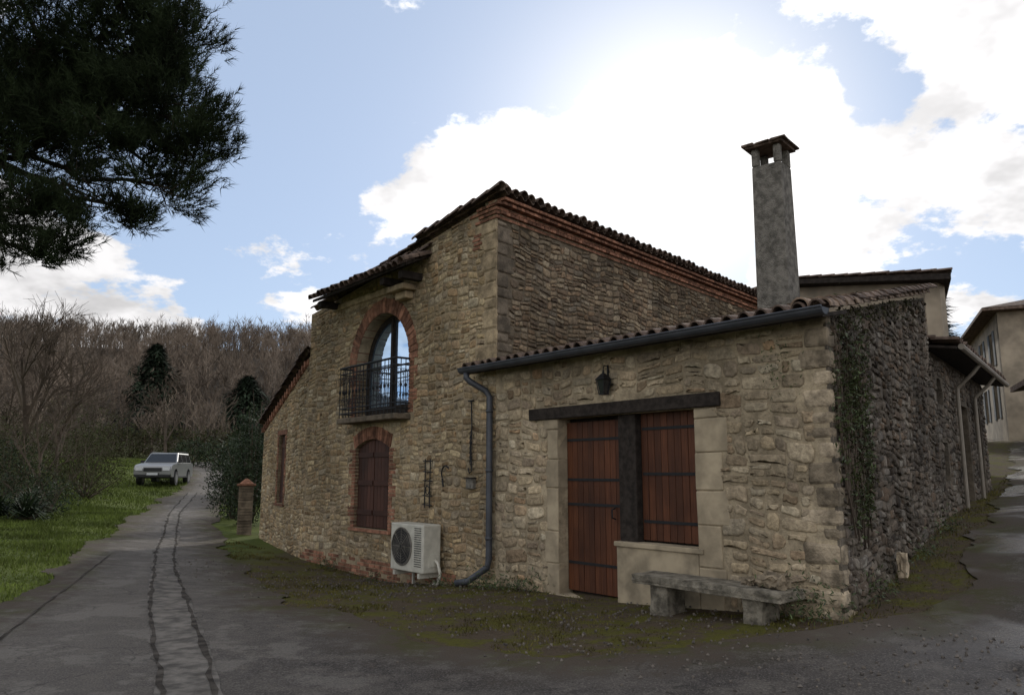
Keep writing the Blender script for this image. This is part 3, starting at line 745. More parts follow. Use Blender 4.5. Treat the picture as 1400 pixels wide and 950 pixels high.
# ------------------------------------------------------------ AC unit
ac=empty('air_conditioner',F.P(7.25,.25,-.05)); mb=MB(); mb.box(F,6.72,7.72,.08,.42,.0,.76); mb.build('casing',m_white,ac,bevel=.02)
mb=MB()
for a in(6.85,7.6): mb.box(F,a-.03,a+.03,.02,.42,-.08,-.005); mb.box(F,a-.02,a+.02,.0,.05,-.3,-.005)
mb.build('wall_brackets',m_white,ac)
mb=MB(); cc=(7.36,.39)
circ=lambda r,o:[F.P(cc[0]+r*math.cos(t),o,cc[1]+r*math.sin(t)) for t in np.linspace(0,2*math.pi,33)]
mb.prism(F,[(cc[0]+.29*math.cos(t),cc[1]+.29*math.sin(t)) for t in np.linspace(0,2*math.pi,32,endpoint=False)],.40,.426)
mb.build('fan_recess',m_black,ac)
mb=MB()
for r in(.04,.08,.12,.16,.20,.24,.28): mb.tube(circ(r,.44),.0045,4,False)
for t in np.linspace(0,2*math.pi,8,endpoint=False): mb.tube([F.P(cc[0]+.03*math.cos(t),.442,cc[1]+.03*math.sin(t)),F.P(cc[0]+.3*math.cos(t),.436,cc[1]+.3*math.sin(t))],.005,4)
mb.tube(circ(.30,.43),.012,6,False)
mb.build('fan_grille',m_chim,ac,uv=False)
mb=MB(); mb.prism(Fr(F.P(cc[0],.429,0)[:2],F.d,F.n),[(.05*math.cos(t),cc[1]+.05*math.sin(t)) for t in np.linspace(0,6.28,12,endpoint=False)],0,.012)
for z in np.arange(.1,.7,.035): mb.box(F,6.78,6.98,.421,.426,z,z+.012)
mb.build('fan_hub_and_vents',m_black,ac)
mb=MB(); mb.tube([F.P(6.71,.2,.2),F.P(6.62,.2,.16),F.P(6.58,.18,.0),F.P(6.66,.16,-.16),F.P(6.85,.12,-.2),F.P(6.95,.02,-.15)],.025,8); mb.build('refrigerant_hose',m_white,ac,smooth=True,uv=False)
mb=MB(); mb.box(F,6.705,6.718,.12,.3,.1,.3); mb.build('service_cover',m_white,ac)

# ------------------------------------------------------------ stone bench
be=empty('stone_bench',F.P(1.25,.35,.1))
def rough_slab(F_,a0,a1,o0,o1,z0,z1,mat,name,par,j=.012):
    bm=bmesh.new()
    bmesh.ops.create_cube(bm,size=1)
    bmesh.ops.subdivide_edges(bm,edges=[e for e in bm.edges],cuts=4,use_grid_fill=True)
    for v in bm.verts:
        c=v.co; a=a0+(c.x+.5)*(a1-a0); o=o0+(c.y+.5)*(o1-o0); z=z0+(c.z+.5)*(z1-z0)
        v.co=F_.P(a,o,z)+Vector([random.uniform(-j,j) for _ in range(3)])
    bmesh.ops.recalc_face_normals(bm,faces=bm.faces)
    me=bpy.data.meshes.new(name); bm.to_mesh(me); bm.free(); autouv(me)
    o=finish(name,me,mat,par,True); b=o.modifiers.new('b','BEVEL'); b.width=.02; b.segments=2; b.limit_method='ANGLE'
    s=o.modifiers.new('s','SUBSURF'); s.levels=1; s.render_levels=1; return o
rough_slab(F,.33,2.2,.12,.56,.365,.47,m_bench,'seat_slab',be,.010)
rough_slab(F,.58,.80,.18,.50,0.0,.37,m_bench,'leg_right',be,.012)
rough_slab(F,1.75,2.0,.18,.50,-.1,.37,m_bench,'leg_left',be,.012)
st=empty('garden_stones',F.P(.5,.3,.5))
rough_slab(F,.42,.66,.22,.42,.47,.60,m_quoing,'stone_lump',st,.03); rough_slab(F,.75,.88,.25,.38,.47,.53,m_quoing,'stone_chip',st,.02)
rough_slab(Rr,2.1,2.2,.06,.16,.3,.66,m_quoing,'kerb_stone',empty('boundary_stone',Rr.P(2.1,.1,.4)),.012)

# ------------------------------------------------------------ neighbouring buildings
ob=empty('stone_outbuilding',Rr.P(9,-2,1)); 
mb=MB(); wins=[[(6.9,1.45),(7.4,1.45),(7.4,2.1),(6.9,2.1)],[(6.7,2.75),(7.3,2.75)]+[(7.3,3.0),(7.15,3.2),(6.85,3.2),(6.7,3.0)],[(9.2,.9),(10.2,.9),(10.2,2.9),(9.2,2.9)],[(11.2,1.0),(12.2,1.0),(12.2,3.0),(11.2,3.0)]]
mb.prism(Rr,[(5.87,0),(13,0),(13,3.6),(5.87,3.6)],-.35,-.06,wins); mb.build('lane_wall',mo_rwall,ob)
Rr2=Fr(Rr.P(0,-.06,0)[:2],Rr.d,Rr.n)
rubble('lane_stones',Rr2,5.88,12.98,.3,lambda s:3.56,[(6.85,7.45,1.4,2.15),(6.65,7.35,2.7,3.25),(9.1,10.3,.5,3.0),(11.1,12.3,.5,3.1)],[],(.2,.5),(.11,.24),.03,(.01,.03),.01,m_rwall,ob,21)
mb=MB(); mb.box(Rr,6.5,12.6,-.32,-.28,.7,3.3); mb.build('dark_glazing',m_dglass,ob)
mb=MB(); mb.box(Rr,9.22,10.18,-.26,-.2,.9,2.9); mb.box(Rr,11.22,12.18,-.26,-.2,1.0,3.0); mb.build('pale_doors',m_conc,ob)
mb=MB()
for a in(8.4,10.8): mb.tube([Rr.P(a,.42,3.55),Rr.P(a,.3,3.4),Rr.P(a,.04,3.15),Rr.P(a,.03,3.0),Rr.P(a,.03,.9)],.036,8)
mb.tube([Rr.P(6.1,.44,3.6),Rr.P(13.2,.44,3.6)],.05,8); mb.build('pale_downpipes',m_pipe,ob,uv=False)
ou=Vector((-Rr.n.x,-Rr.n.y,.16))
tileroof('outbuilding_tiles',Rr.P(6.0,.40,3.68),(Rr.d.x,Rr.d.y,0),ou,7.2,4.4,m_tile,ob)
mb=MB(); v=[Rr.P(6.,.38,3.60),Rr.P(13.1,.38,3.60),Rr.P(13.1,-.3,3.70),Rr.P(6.,-.3,3.70)]; mb.hexa([q-Vector((0,0,.04)) for q in v]+v); 
E2=Fr(Rr.P(13,-.06,0)[:2],(-Rr.n.x,-Rr.n.y),(Rr.d.x,Rr.d.y)); mb.prism(E2,[(0,0),(4,0),(4,4.2),(0,3.6)],-.3,0); mb.build('outbuilding_soffit',m_beam,ob)

th=empty('rendered_house',(9,18,1)); T=Fr((9.7,17.0),(-.637,.771),(-.771,-.637)); T2=Fr((9.7,17.0),(.45,.893),(.893,-.45))
mb=MB(); mb.prism(T,[(0,0),(7.2,0),(7.2,5.85),(3.6,6.4),(0,5.85)],-.3,0); mb.prism(T2,[(.0,0),(8,0),(8,5.85),(0,5.85)],-.3,-.003); mb.build('plaster_walls',m_cream,th)
mb=MB()
tileroof('house_tiles_right',T.P(-.42,.4,5.98),(T2.d.x,T2.d.y,0),(T.d.x,T.d.y,.15),9,4.1,m_tile,th)
tileroof('house_tiles_left',T.P(7.5,.4,5.98),(T2.d.x,T2.d.y,0),(-T.d.x,-T.d.y,.15),9,3.9,m_tile,th)
for a0,a1,z0,z1 in((-.4,3.6,5.80,6.44),(3.6,7.5,6.44,5.80)):
    v=[T.P(a0,.36,z0),T.P(a1,.36,z1)]; 
    dv=Vector((T2.d.x,T2.d.y,0))*9
    q=[v[0],v[1],v[1]+dv,v[0]+dv]; mb.hexa(q+[x+Vector((0,0,.13)) for x in q])
mb.build('house_eave_boards',m_beam,th)
vh=empty('village_house',(24,38,3)); V1=Fr((20.6,32),(.413,.911),(-.911,.413)); V2=Fr((20.6,32),(.911,-.413),(-.413,-.911))
wins=[]
for a in(1.6,4.6,7.6):
    for z in(3.9,6.2): wins.append([(a,z),(a+.95,z),(a+.95,z+1.5),(a,z+1.5)])
mb=MB(); mb.prism(V1,[(0,1),(11,1),(11,8.3),(0,8.3)],-.35,0,wins)
wins2=[[(a,z),(a+.95,z),(a+.95,z+1.5),(a,z+1.5)] for a in(1.8,5.) for z in(3.9,6.2)]
mb.prism(V2,[(0,1),(9,1),(9,8.3),(0,8.3)],-.35,-.003,wins2); mb.build('village_house_walls',m_cream,vh)
mb=MB(); mb.box(V1,.5,10.5,-.33,-.3,3.5,8); mb.box(V2,.5,8.5,-.33,-.3,3.5,8); mb.build('village_house_glass',m_dglass,vh)
mb=MB()
for w in wins:
    a,z=w[0]; mb.box(V1,a-.45,a-.02,0.005,.04,z,z+1.5); mb.box(V1,a+.97,a+1.4,.005,.04,z,z+1.5)
mb.build('village_house_shutters',M('grey_blue_shutters',(.10,.11,.115)),vh)
mb=MB(); c=[V1.P(-.6,.6,8.3),V1.P(11.5,.6,8.3),V1.P(11.5,-9.5,8.3),V1.P(-.6,-9.5,8.3)]; mb.hexa(c+[q+Vector((0,0,.12)) for q in c])
q=[x+Vector((0,0,.13)) for x in c]; rdg=[V1.P(4,-4.5,9.9),V1.P(7,-4.5,9.9)]
mb.add(q+rdg,[(0,1,5,4),(1,2,5),(2,3,4,5),(3,0,4)]); mb.build('village_house_roof',m_tile,vh)
mb=MB(); mb.box(V1,2.8,3.5,-3,-2.4,8.6,10.3); mb.box(V1,2.7,3.6,-3.1,-2.3,10.3,10.42); mb.tube([V1.P(3.1,-2.7,10.4),V1.P(3.1,-2.7,10.9)],.12,8); mb.build('village_house_chimney',m_chim,vh)
sh=empty('roadside_shed',(19,25,2)); V3=Fr((17.6,24.6),(.413,.911),(-.911,.413)); V4=Fr((17.6,24.6),(.911,-.413),(-.413,-.911))
mb=MB(); mb.prism(V3,[(0,1),(5,1),(5,4.7),(0,4.7)],-.3,0); mb.prism(V4,[(0,1),(5,1),(5,4.7),(0,4.7)],-.3,-.003); mb.build('shed_walls',mo_rwall,sh)
mb=MB(); c=[V3.P(-.5,.5,4.65),V3.P(5.5,.5,4.65),V3.P(5.5,-5.5,5.4),V3.P(-.5,-5.5,5.4)]; mb.hexa(c+[q+Vector((0,0,.2)) for q in c]); mb.build('shed_roof',m_tile,sh)
lwf=Fr((10.95,15.7),(.609,.793),(-.793,.609))
lo=empty('low_stone_wall',(11,17,1)); rough_slab(lwf,0,4.2,-.45,.0,.9,1.75,mo_rwall,'wall_core',lo,.03)
rubble('wall_stones',lwf,0,4.2,.8,lambda s:1.74,[],[],(.2,.5),(.12,.24),.03,(.03,.07),.01,m_rwall,lo,31)

gp=empty('gate_pillar',(-7.35,21.6,0)); W=Fr((-7.35,21.6),(.9,.3),(.3,-.9)); mb=MB(); zb=g(-7.35,21.6)-.1
for k in range(18):
    mb.box(W,-.19,.19,-.19,.19,zb+k*.078,zb+k*.078+.07,j=.004)
mb.build('pillar_bricks',m_quoind,gp,bevel=.006)
mb=MB(); mb.box(W,-.25,.25,-.25,.25,zb+1.405,zb+1.46); mb.hexa([W.P(a,o,zb+1.46) for a,o in((-.2,-.2),(.2,-.2),(.2,.2),(-.2,.2))]+[W.P(a,o,zb+1.6) for a,o in((-.03,-.03),(.03,-.03),(.03,.03),(-.03,.03))]); mb.build('pillar_cap',m_brick,gp,bevel=.01)

# ------------------------------------------------------------ car
cp=Vector((-18.3,41,g(-18.3,41)+.02)); car=empty('parked_car',cp)
xf=Matrix.Translation(cp)@Matrix.Rotation(math.radians(-80),4,'Z')
C=Fr((0,0),(1,0),(0,1))
mb=MB()
prof=[(2.2,.42),(2.3,.55),(2.3,.80),(2.2,.96),(2.0,1.03),(1.05,1.12),(-2.2,1.14),(-2.3,1.0),(-2.3,.5),(-2.2,.42),(-1.75,.42),(-1.68,.70),(-1.48,.82),(-1.2,.82),(-1.0,.70),(-.93,.42),(.93,.42),(1.0,.70),(1.2,.82),(1.48,.82),(1.68,.70),(1.75,.42)]
mb.prism(C,prof,-.88,.88)
mb.build('body',m_carp,car,bevel=.05,xf=xf)
mb=MB()
gb=[(1.0,-.83),(-2.22,-.83),(-2.22,.83),(1.0,.83)]; gtp=[(.30,-.68),(-2.0,-.68),(-2.0,.68),(.30,.68)]
mb.hexa([Vector((a,b,1.10)) for a,b in gb]+[Vector((a,b,1.66)) for a,b in gtp])
mb.build('cabin',m_carp,car,bevel=.06,xf=xf)
mb=MB()
def lerp(a,b,t): return a+(b-a)*t
def quad(p,off):
    p=[Vector(q) for q in p]; n=(p[1]-p[0]).cross(p[3]-p[0]).normalized(); 
    c=sum(p,Vector())/4
    if n.dot(c-Vector((-.6,0,1.2)))<0: n=-n
    a=[q+n*off for q in p]; b=[q-n*.02 for q in p]; mb.hexa(b+a)
B0=lambda x,s,t:Vector((x,s*lerp(.83,.68,t),lerp(1.10,1.66,t)))
def wsx(t): return lerp(1.0,.30,t)
quad([Vector((wsx(.10),-.74,1.156)),Vector((wsx(.10),.74,1.156)),Vector((wsx(.88),.62,1.593)),Vector((wsx(.88),-.62,1.593))],.012)
for s in(1,-1):
    for xa,xb,xc,xd in((.72,-.12,-.12,.28),(-.22,-1.1,-1.1,-.22),(-1.2,-2.0,-1.9,-1.2)):
        quad([B0(xa,s,.12),B0(xb,s,.12),B0(xc,s,.85),B0(xd,s,.85)],.012)
quad([Vector((-2.2,-.7,1.18)),Vector((-2.2,.7,1.18)),Vector((-2.03,.6,1.58)),Vector((-2.03,-.6,1.58))],.012)
mb.build('windows',m_dglass,car,xf=xf)
mb=MB(); mb.box(C,2.28,2.33,-.42,.42,.70,.88); mb.box(C,2.27,2.35,-.84,.84,.42,.50); mb.box(C,-1.2,1.2,-.9,.9,.38,.46)
for x in(1.34,-1.34): mb.box(C,x-.42,x+.42,-.80,.80,.35,.80)
mb.box(C,2.29,2.34,-.3,.3,.55,.62)
for s in(1,-1):
    mb.box(C,-2.0,.25,s*.64-.02,s*.64+.02,1.70,1.73)
    for x in(-1.9,-.8,.2): mb.box(C,x-.03,x+.03,s*.64-.02,s*.64+.02,1.64,1.70)
    mb.box(C,.62,.74,s*.93-.09,s*.93+.09,1.14,1.26)
mb.build('grille_trim_mirrors',m_black,car,xf=xf)
mb=MB()
for s in(1,-1): mb.box(C,2.22,2.325,s*.64-.16,s*.64+.16,.74,.92)
mb.box(C,2.34,2.35,-.26,.26,.52,.62); mb.build('headlamps_and_plate',m_lamp,car,xf=xf)
for nm,rr_,wd,mt in(('tyres',.35,.24,m_black),('wheel_rims',.21,.26,m_carp)):
    mb=MB()
    for x in(1.34,-1.34):
        for s in(1,-1): mb.tube([(x,s*.80-wd/2,.35),(x,s*.80+wd/2,.35)],rr_,18)
    mb.build(nm,mt,car,xf=xf)

# ------------------------------------------------------------ vegetation
def rnd_unit(n):
    v=R.normal(size=(n,3)); return v/np.linalg.norm(v,axis=1)[:,None]
def leaves(cent,size,asp=.6):
    n=len(cent); a=rnd_unit(n); b=np.cross(a,rnd_unit(n)); b/=np.linalg.norm(b,axis=1)[:,None]
    s=size*R.uniform(.6,1.3,(n,1)); 
    t1=np.stack([cent-a*s,cent+b*s*asp*.5,cent+a*s],1); t2=np.stack([cent-a*s,cent+a*s,cent-b*s*asp*.5],1)
    return np.concatenate([t1,t2])
def blobpts(c,r,n,shell=.5):
    d=rnd_unit(n); q=R.uniform(0,1,(n,1)); rr_=shell+(1-shell)*q**.6
    return np.array(c)+d*rr_*np.array(r)
def needles(cent,dirs,k,L,w):
    n=len(cent); C_=np.repeat(cent,k,0); D=np.repeat(dirs,k,0)
    d=D*.9+R.normal(0,.55,(n*k,3)); d/=np.linalg.norm(d,axis=1)[:,None]
    s=np.cross(d,rnd_unit(n*k)); s/=np.linalg.norm(s,axis=1)[:,None]
    base=C_+D*R.uniform(-.14,.06,(n*k,1)); l=L*R.uniform(.7,1.2,(n*k,1))
    return np.stack([base-s*w,base+s*w,base+d*l],1)
pt=empty('pine_tree',(-11,12.8,g(-11,12.8)))
cl=[(-7.26,11,8.15,1.1),(-6.1,11.2,8.2,1.0),(-5.55,11,7.75,.8),(-4.9,10.9,6.95,.7),(-4.8,11,6.4,.68),(-5.25,11.1,5.95,.68),(-6.1,11,6.8,.95),(-7.1,11.3,6.8,1.1),(-6.3,11,5.7,.72),(-7.3,11.1,5.6,.9),(-7.8,10.9,6.4,1.),(-5.8,11.2,5.5,.46),(-6.6,10.9,5.1,.48),(-7.5,11,4.9,.55),(-6.9,10.8,4.8,.34),(-5.25,11,7.3,.9),(-6.,11.4,7.5,1.),(-5.7,11.2,6.45,.75),(-5.2,11.1,8.3,.75),
(-9,11,7.5,1.2),(-9,12,6.2,1.1),(-8.5,10,9,1.3),(-6.5,12,9.3,1.2),(-10,13,8.8,1.5),(-7,9.8,9.2,1.2),(-8,12.3,8.2,1.3),(-5.9,11.4,9.0,.9),(-12,12,8,1.4),(-12,14,7.,1.4),(-9,14,8,1.4),(-11,10.5,7,1.3),(-9.5,12.5,10.2,1.6),(-11.5,12.5,9.8,1.5),(-7.6,11.5,7.5,1.2),(-8.4,11.2,5.5,.9)]
hubs=[Vector(h) for h in((-8.4,11.8,6.6),(-7.9,11.7,7.9),(-8.7,11.9,5.6),(-9.2,12.2,9.0),(-11,12.6,7.8))]
T_=[];mb=MB()
trunk=[Vector((-11,12.8,g(-11,12.8)-.2)),Vector((-10.9,12.75,2)),Vector((-10.7,12.6,4.5)),Vector((-10.4,12.5,7)),Vector((-10.2,12.5,9.5))]
mb.tube(trunk,[.36,.3,.26,.2,.1],12)
def wob(a,b,n,s):
    out=[a.copy()]; 
    for i in range(1,n): out.append(a.lerp(b,i/n)+Vector([random.gauss(0,s) for _ in range(3)]))
    return out+[b.copy()]
for h in hubs:
    b=Vector((-10.6,12.55,h.z-1.)); mb.tube(wob(b,h,5,.08),[.13,.12,.11,.10,.09,.08],7)
for (x,y,z,r) in cl:
    vis=x>-8.6
    n=int((380 if z<6.7 else 470)*r*r)+50
    if not vis: n=int(n*.45)
    ns=max(6,int(17*r)); sc_=blobpts((x,y,z),(r,r,r*.66),ns,.35); idx=R.integers(0,ns,n)
    p=sc_[idx]+R.normal(0,.16*r+.045,(n,3))*np.array([1,1,.6]); ctr=np.array((x,y,z-r*.5))
    d=p-ctr; d/=np.linalg.norm(d,axis=1)[:,None]; d[:,2]+=.25; d/=np.linalg.norm(d,axis=1)[:,None]
    T_.append(needles(p,d,18,.15,.006 if vis else .008))
    e=Vector((x,y,z-.1)); h=min(hubs,key=lambda q:(q-e).length)
    pts=wob(h,e,5,.10); mb.tube(pts,[.055,.045,.037,.03,.024,.014],5)
    for k in range(ns):
        q=Vector(sc_[k]); s_=pts[random.choice((3,4,4,5))]; 
        mb.tube(wob(s_,q,3,.06),[.016,.013,.010,.005],4,False)
mb.build('trunk_and_limbs',m_bark,pt,uv=False)
tris_obj('needle_foliage',np.concatenate(T_),m_pine,pt)

def bare(rng,h,depth,spread=.55,k=(3,5)):
    segs=[]
    def rec(p,d,L,r,lv):
        e=p+d*L; segs.append((p,e,r,r*.62))
        if lv==0: return
        for i in range(rng.integers(*k)+ (1 if lv>2 else 0)):
            t=rng.uniform(.35,1.); q=p+(e-p)*t
            nd=d+rng.normal(0,spread,3); nd[2]+=.18; nd/=np.linalg.norm(nd)
            rec(q,nd,L*rng.uniform(.55,.78),r*.5,lv-1)
    rec(np.zeros(3),np.array([rng.normal(0,.04),rng.normal(0,.04),1.]),h*.4,h*.018,depth); return segs
def segs_tris(segs,minr=.0,sides=1):
    out=[]
    P=np.array([s[0] for s in segs]);E=np.array([s[1] for s in segs]);r0=np.maximum(minr,np.array([s[2] for s in segs]))[:,None];r1=np.maximum(minr*.6,np.array([s[3] for s in segs]))[:,None]
    D=E-P; a=np.cross(D,rnd_unit(len(P))); a/=np.linalg.norm(a,axis=1)[:,None]
    b=np.cross(D,a); b/=np.linalg.norm(b,axis=1)[:,None]
    if sides==1: return np.stack([P-a*r0,P+a*r0,E],1)
    dirs=[a,-.5*a+.866*b,-.5*a-.866*b]
    for i in range(3):
        u,w=dirs[i],dirs[(i+1)%3]
        out+=[np.stack([P+u*r0,P+w*r0,E+w*r1],1),np.stack([P+u*r0,E+w*r1,E+u*r1],1)]
    return np.concatenate(out)
rng=np.random.default_rng(5)
tpl=[segs_tris(bare(rng,9.,3,.45,(3,5)),.045) for _ in range(7)]
out=[]; n=0
while n<2300:
    th_=rng.uniform(-43,-3); r=66+rng.uniform(0,1)**.75*146
    x=r*math.sin(math.radians(th_)); y=r*math.cos(math.radians(th_)); 
    t=tpl[rng.integers(7)]; s=rng.uniform(.55,1.15)*(1. if r>90 else .75)
    a=rng.uniform(0,6.28); rot=np.array([[math.cos(a),-math.sin(a),0],[math.sin(a),math.cos(a),0],[0,0,1]])
    out.append((t@rot.T)*s+np.array([x,y,0.])); out[-1][...,2]+=g(x,y)-.2; n+=1
tris_obj('distant_woodland',np.concatenate(out),m_bare)
def place_bare(name,x,y,h,seed,depth=5,mr=.006):
    rg=np.random.default_rng(seed); V=segs_tris(bare(rg,h,depth,.5,(3,4)),mr,3)+np.array([x,y,g(x,y)-.1])
    tris_obj(name,V,m_bareN)
place_bare('bare_tree',-19.0,30,8.6,3,5,.009); place_bare('bare_tree',-21.5,33,8,8,5,.009); place_bare('bare_tree',-30,52,10,12,4,.014); place_bare('bare_tree',-25,56,8,15,4,.014)
place_bare('bare_tree',-15.2,25,4.5,25,4); place_bare('bare_tree',-17,29,6,31,5)
def conifer(name,x,y,h,r,seed):
    rg=np.random.default_rng(seed); zb=g(x,y); n=5200
    t=rg.uniform(.02,1,n)**.9; lay=np.sin(t*h*3.+rg.normal(0,.5))*.16+1; a=rg.uniform(0,6.28,n)
    rad_=r*(1-t)**.75*lay*rg.uniform(.25,1.05,n)**.6+.05
    rad_*=1+.25*np.sin(a*3+t*9+seed)+.12*np.sin(a*7+t*23)
    c=np.stack([x+rad_*np.cos(a),y+rad_*np.sin(a),zb+t*h-.18*rad_],1)
    d=np.stack([np.cos(a),np.sin(a),-.35+0*a],1)+rg.normal(0,.4,(n,3)); s=np.stack([-np.sin(a),np.cos(a),0*a],1)
    L=.5*rg.uniform(.5,1.3,(n,1)); w=.13
    V=np.stack([c-s*w,c+s*w,c+d*L],1)
    e=empty(name,(x,y,zb)); tris_obj('foliage',V,m_conif,e); mb=MB(); mb.tube([(x,y,zb-.2),(x,y,zb+h*.96)],[.2,.02],7); mb.build('trunk',m_bark,e,uv=False)
conifer('conifer_tree',-36.5,78,9.2,4.6,1); conifer('conifer_tree',-25.9,75,6.6,4.4,2); conifer('conifer_tree',18.9,34,7.,1.3,4)
def shrub(name,blobs,size,dens,mat):
    T_=[];mb=MB(); x0,y0=blobs[0][0],blobs[0][1]; e=empty(name,(x0,y0,g(x0,y0)))
    for (x,y,z,rx,rz) in blobs:
        zb=g(x,y)+z; n=int(dens*rx*rz); p=blobpts((x,y,zb),(rx,rx,rz),n,.35); p+=R.normal(0,.1*rx,p.shape); p=p[p[:,2]>g(x,y)]
        T_.append(leaves(p,size))
        for k in range(12):
            q=p[random.randrange(len(p))]; up=1.0 if k%2 else 1.25; mb.tube([(x,y,g(x,y)-.05),(x*.6+q[0]*.4,y*.6+q[1]*.4,g(x,y)+.5*(q[2]-g(x,y))),(q[0],q[1],g(x,y)+(q[2]-g(x,y))*up)],[.03,.02,.006],4,False)
    tris_obj('leaves',np.concatenate(T_),mat,e); mb.build('stems',m_bareN,e,uv=False)
shrub('evergreen_shrub',[(-7.9,23.4,1.0,.75,1.0),(-8.1,23.8,1.9,.75,.9),(-8.0,24.2,2.6,.55,.8),(-8.9,25,1.0,.9,1.1)],.055,3200,m_leafd)
shrub('evergreen_shrub',[(-11.5,33,1.3,1.3,1.5),(-10.5,32,1.2,1.3,1.6),(-12.4,38,2,1.6,2.4)],.09,1300,m_leafd)
shrub('dry_shrub',[(-14.6,24.5,.7,1.3,.8),(-16,26,1.0,1.5,1.1),(-18,28,1.2,1.8,1.5),(-15.8,29,.8,1.3,.9),(-17,31,1.1,1.6,1.2),(-20,31,1.4,2.2,1.8),(-22,33,1.5,2.4,2)],.05,1000,m_leafb)
shrub('evergreen_shrub',[(-12.6,20.6,.35,.8,.5),(-13.6,23.,.5,.9,.6),(-15.,24.2,.6,1.1,.8),(-17.2,26.5,.9,1.3,1.1),(-19,28.5,1.,1.4,1.2)],.05,1700,m_leafd)
shrub('dry_shrub',[(-19.5,36,1,1.6,1.2),(-21.5,38,1.5,2,1.8),(-24,43,2,2.5,2.4),(-21,33,1,1.6,1.2)],.07,600,m_leafb)
shrub('hedge',[(-21.5+i*1.5,52+.3*i,.8,1.3,1.1) for i in range(7)],.11,700,m_leafd)
shrub('hedge',[(-33+i*1.8,60-.2*i,1.,1.5,1.6) for i in range(9)],.12,500,m_leafb)
def strap(name,pts,h):
    T_=[]; e=empty(name,(pts[0][0],pts[0][1],g(*pts[0])))
    for x,y in pts:
        z=g(x,y); n=240; a=R.uniform(0,6.28,n); el=R.uniform(.15,1.4,n)
        d=np.stack([np.cos(a)*np.cos(el),np.sin(a)*np.cos(el),np.sin(el)],1); s=np.stack([-np.sin(a),np.cos(a),0*a],1)*.018
        b=np.array([x,y,z+.1]); L=h*R.uniform(.5,1.1,(n,1)); m=b+d*L*.6; t=b+d*L; t[:,2]-=.28*L[:,0]
        T_+=[np.stack([b-s,b+s,m+s],1),np.stack([b-s,m+s,m-s],1),np.stack([m-s,m+s,t],1)]
    tris_obj('strap_leaves',np.concatenate(T_),m_leafd,e)
strap('yucca_plant',[(-12.5,20.2),(-13.3,21.6),(-13.0,19.8)],.9)
def wallleaves(Fx,n,f,dep=.09):
    P_=[]
    while len(P_)<n:
        q=f(); P_.append(Fx.P(q[0],random.uniform(.01,dep),q[1]))
    return np.array([tuple(p) for p in P_])
pat=[(random.uniform(.1,1.3),random.uniform(1.2,3.2),random.uniform(.06,.2)) for _ in range(26)]+[(random.uniform(.2,.7),random.uniform(2.2,3.2),.16) for _ in range(10)]
def patch():
    a,z,r=random.choice(pat); return (max(0.02,a+random.gauss(0,r)),z+random.gauss(0,r*1.3))
iv=wallleaves(Rr,1500,patch); iv4=wallleaves(Rr,2400,patch,.10)
iv2=wallleaves(Rr,600,lambda:(lambda a:(a,3.22+.21*a-abs(random.gauss(0,.16))))(random.uniform(.2,5.)))
iv3=wallleaves(F,160,lambda:(random.gauss(.55,.12),random.gauss(2.75,.18)))
ivo=empty('ivy_vine',Rr.P(.5,0,.3)); tris_obj('vine_leaves',np.concatenate([leaves(iv,.032),leaves(iv3,.02)]),m_ivy,ivo)
tris_obj('dead_vine_leaves',np.concatenate([leaves(iv4,.026),leaves(iv2,.026)]),m_vine,ivo)
mb=MB()
for k in range(36):
    a=.1+random.random()*1.0; z0=random.uniform(.8,2.0); pts=[Rr.P(a+.08*math.sin(i*1.3+k),.045,z0+i*.24) for i in range(6)]; mb.tube(pts,[.012,.010,.009,.007,.005,.003],4,False)
mb.build('vine_stems',m_bareN,ivo,uv=False)
wpp=[]
for Fx,a,o,hh_,n in((F,5.3,.3,.22,260),(F,4.9,.2,.15,150),(F,4.5,.15,.2,160),(F,.35,.25,.35,260),(F,.1,.15,.3,160),(F,6.4,.3,.12,100),(F,8.5,.25,.12,120),(F,10.5,.2,.15,160),(Rr,.9,.15,.25,160),(Rr,3.2,.2,.2,160),(Rr,4.9,.2,.25,200)):
    for i in range(n):
        q=Fx.P(a+random.gauss(0,.2),max(.02,o+random.gauss(0,.1)),0); wpp.append((q.x,q.y,g(q.x,q.y)+abs(random.gauss(0,hh_*.6))+.02))
tris_obj('wall_base_weeds',leaves(np.array(wpp),.03,.5),m_ivy)
def blades(n,xr,yr,h,cond,w=.006):
    x=R.uniform(*xr,n);y=R.uniform(*yr,n); k=~inside(x,y,rp)&cond(x,y); x=x[k];y=y[k]; z=G(x,y); m=len(x)
    b=np.stack([x,y,z],1); a=R.uniform(0,6.28,m); s=np.stack([np.cos(a),np.sin(a),0*a],1)*(w*(1+np.hypot(x,y)*.06))[:,None]
    hh=h*R.uniform(.4,1.3,m)*(.5+1.0*(np.sin(x*2.1+np.sin(y*1.7)*2)*.5+.5))
    t=b+np.stack([R.normal(0,.35,m)*hh,R.normal(0,.35,m)*hh,hh],1)
    return np.stack([b-s,b+s,t],1)
tris_obj('grass',np.concatenate([blades(110000,(-17,-5),(6,26),.07,lambda x,y:x<-4.8-.35*(y-6)*.8),blades(60000,(-32,-9),(24,56),.12,lambda x,y:y>0)]),m_grass)
def front(x,y):
    rel=np.stack([x-3.189,y-7.668],1); off=rel@np.array([-.771,-.637]); s=rel@np.array([-.637,.771])
    return (off>-.0)&(off<5)&(s>-1)&((np.sin(x*1.9+1)+np.sin(y*2.3+x)+np.sin(x*5.1-y*4)+.8*np.sin(x*11+y*7))>-.05)
def rside(x,y):
    rel=np.stack([x-3.189,y-7.668],1); off=rel@np.array([.793,-.609]); t_=rel@np.array([.609,.793]); return (off>0)&(off<3)&(t_>-.3)&(t_<16)
tris_obj('moss_and_turf',np.concatenate([blades(110000,(-9,4),(6.5,24),.03,front,.0045),blades(45000,(3,14),(6.5,24),.03,rside,.0045)]),m_mossb)
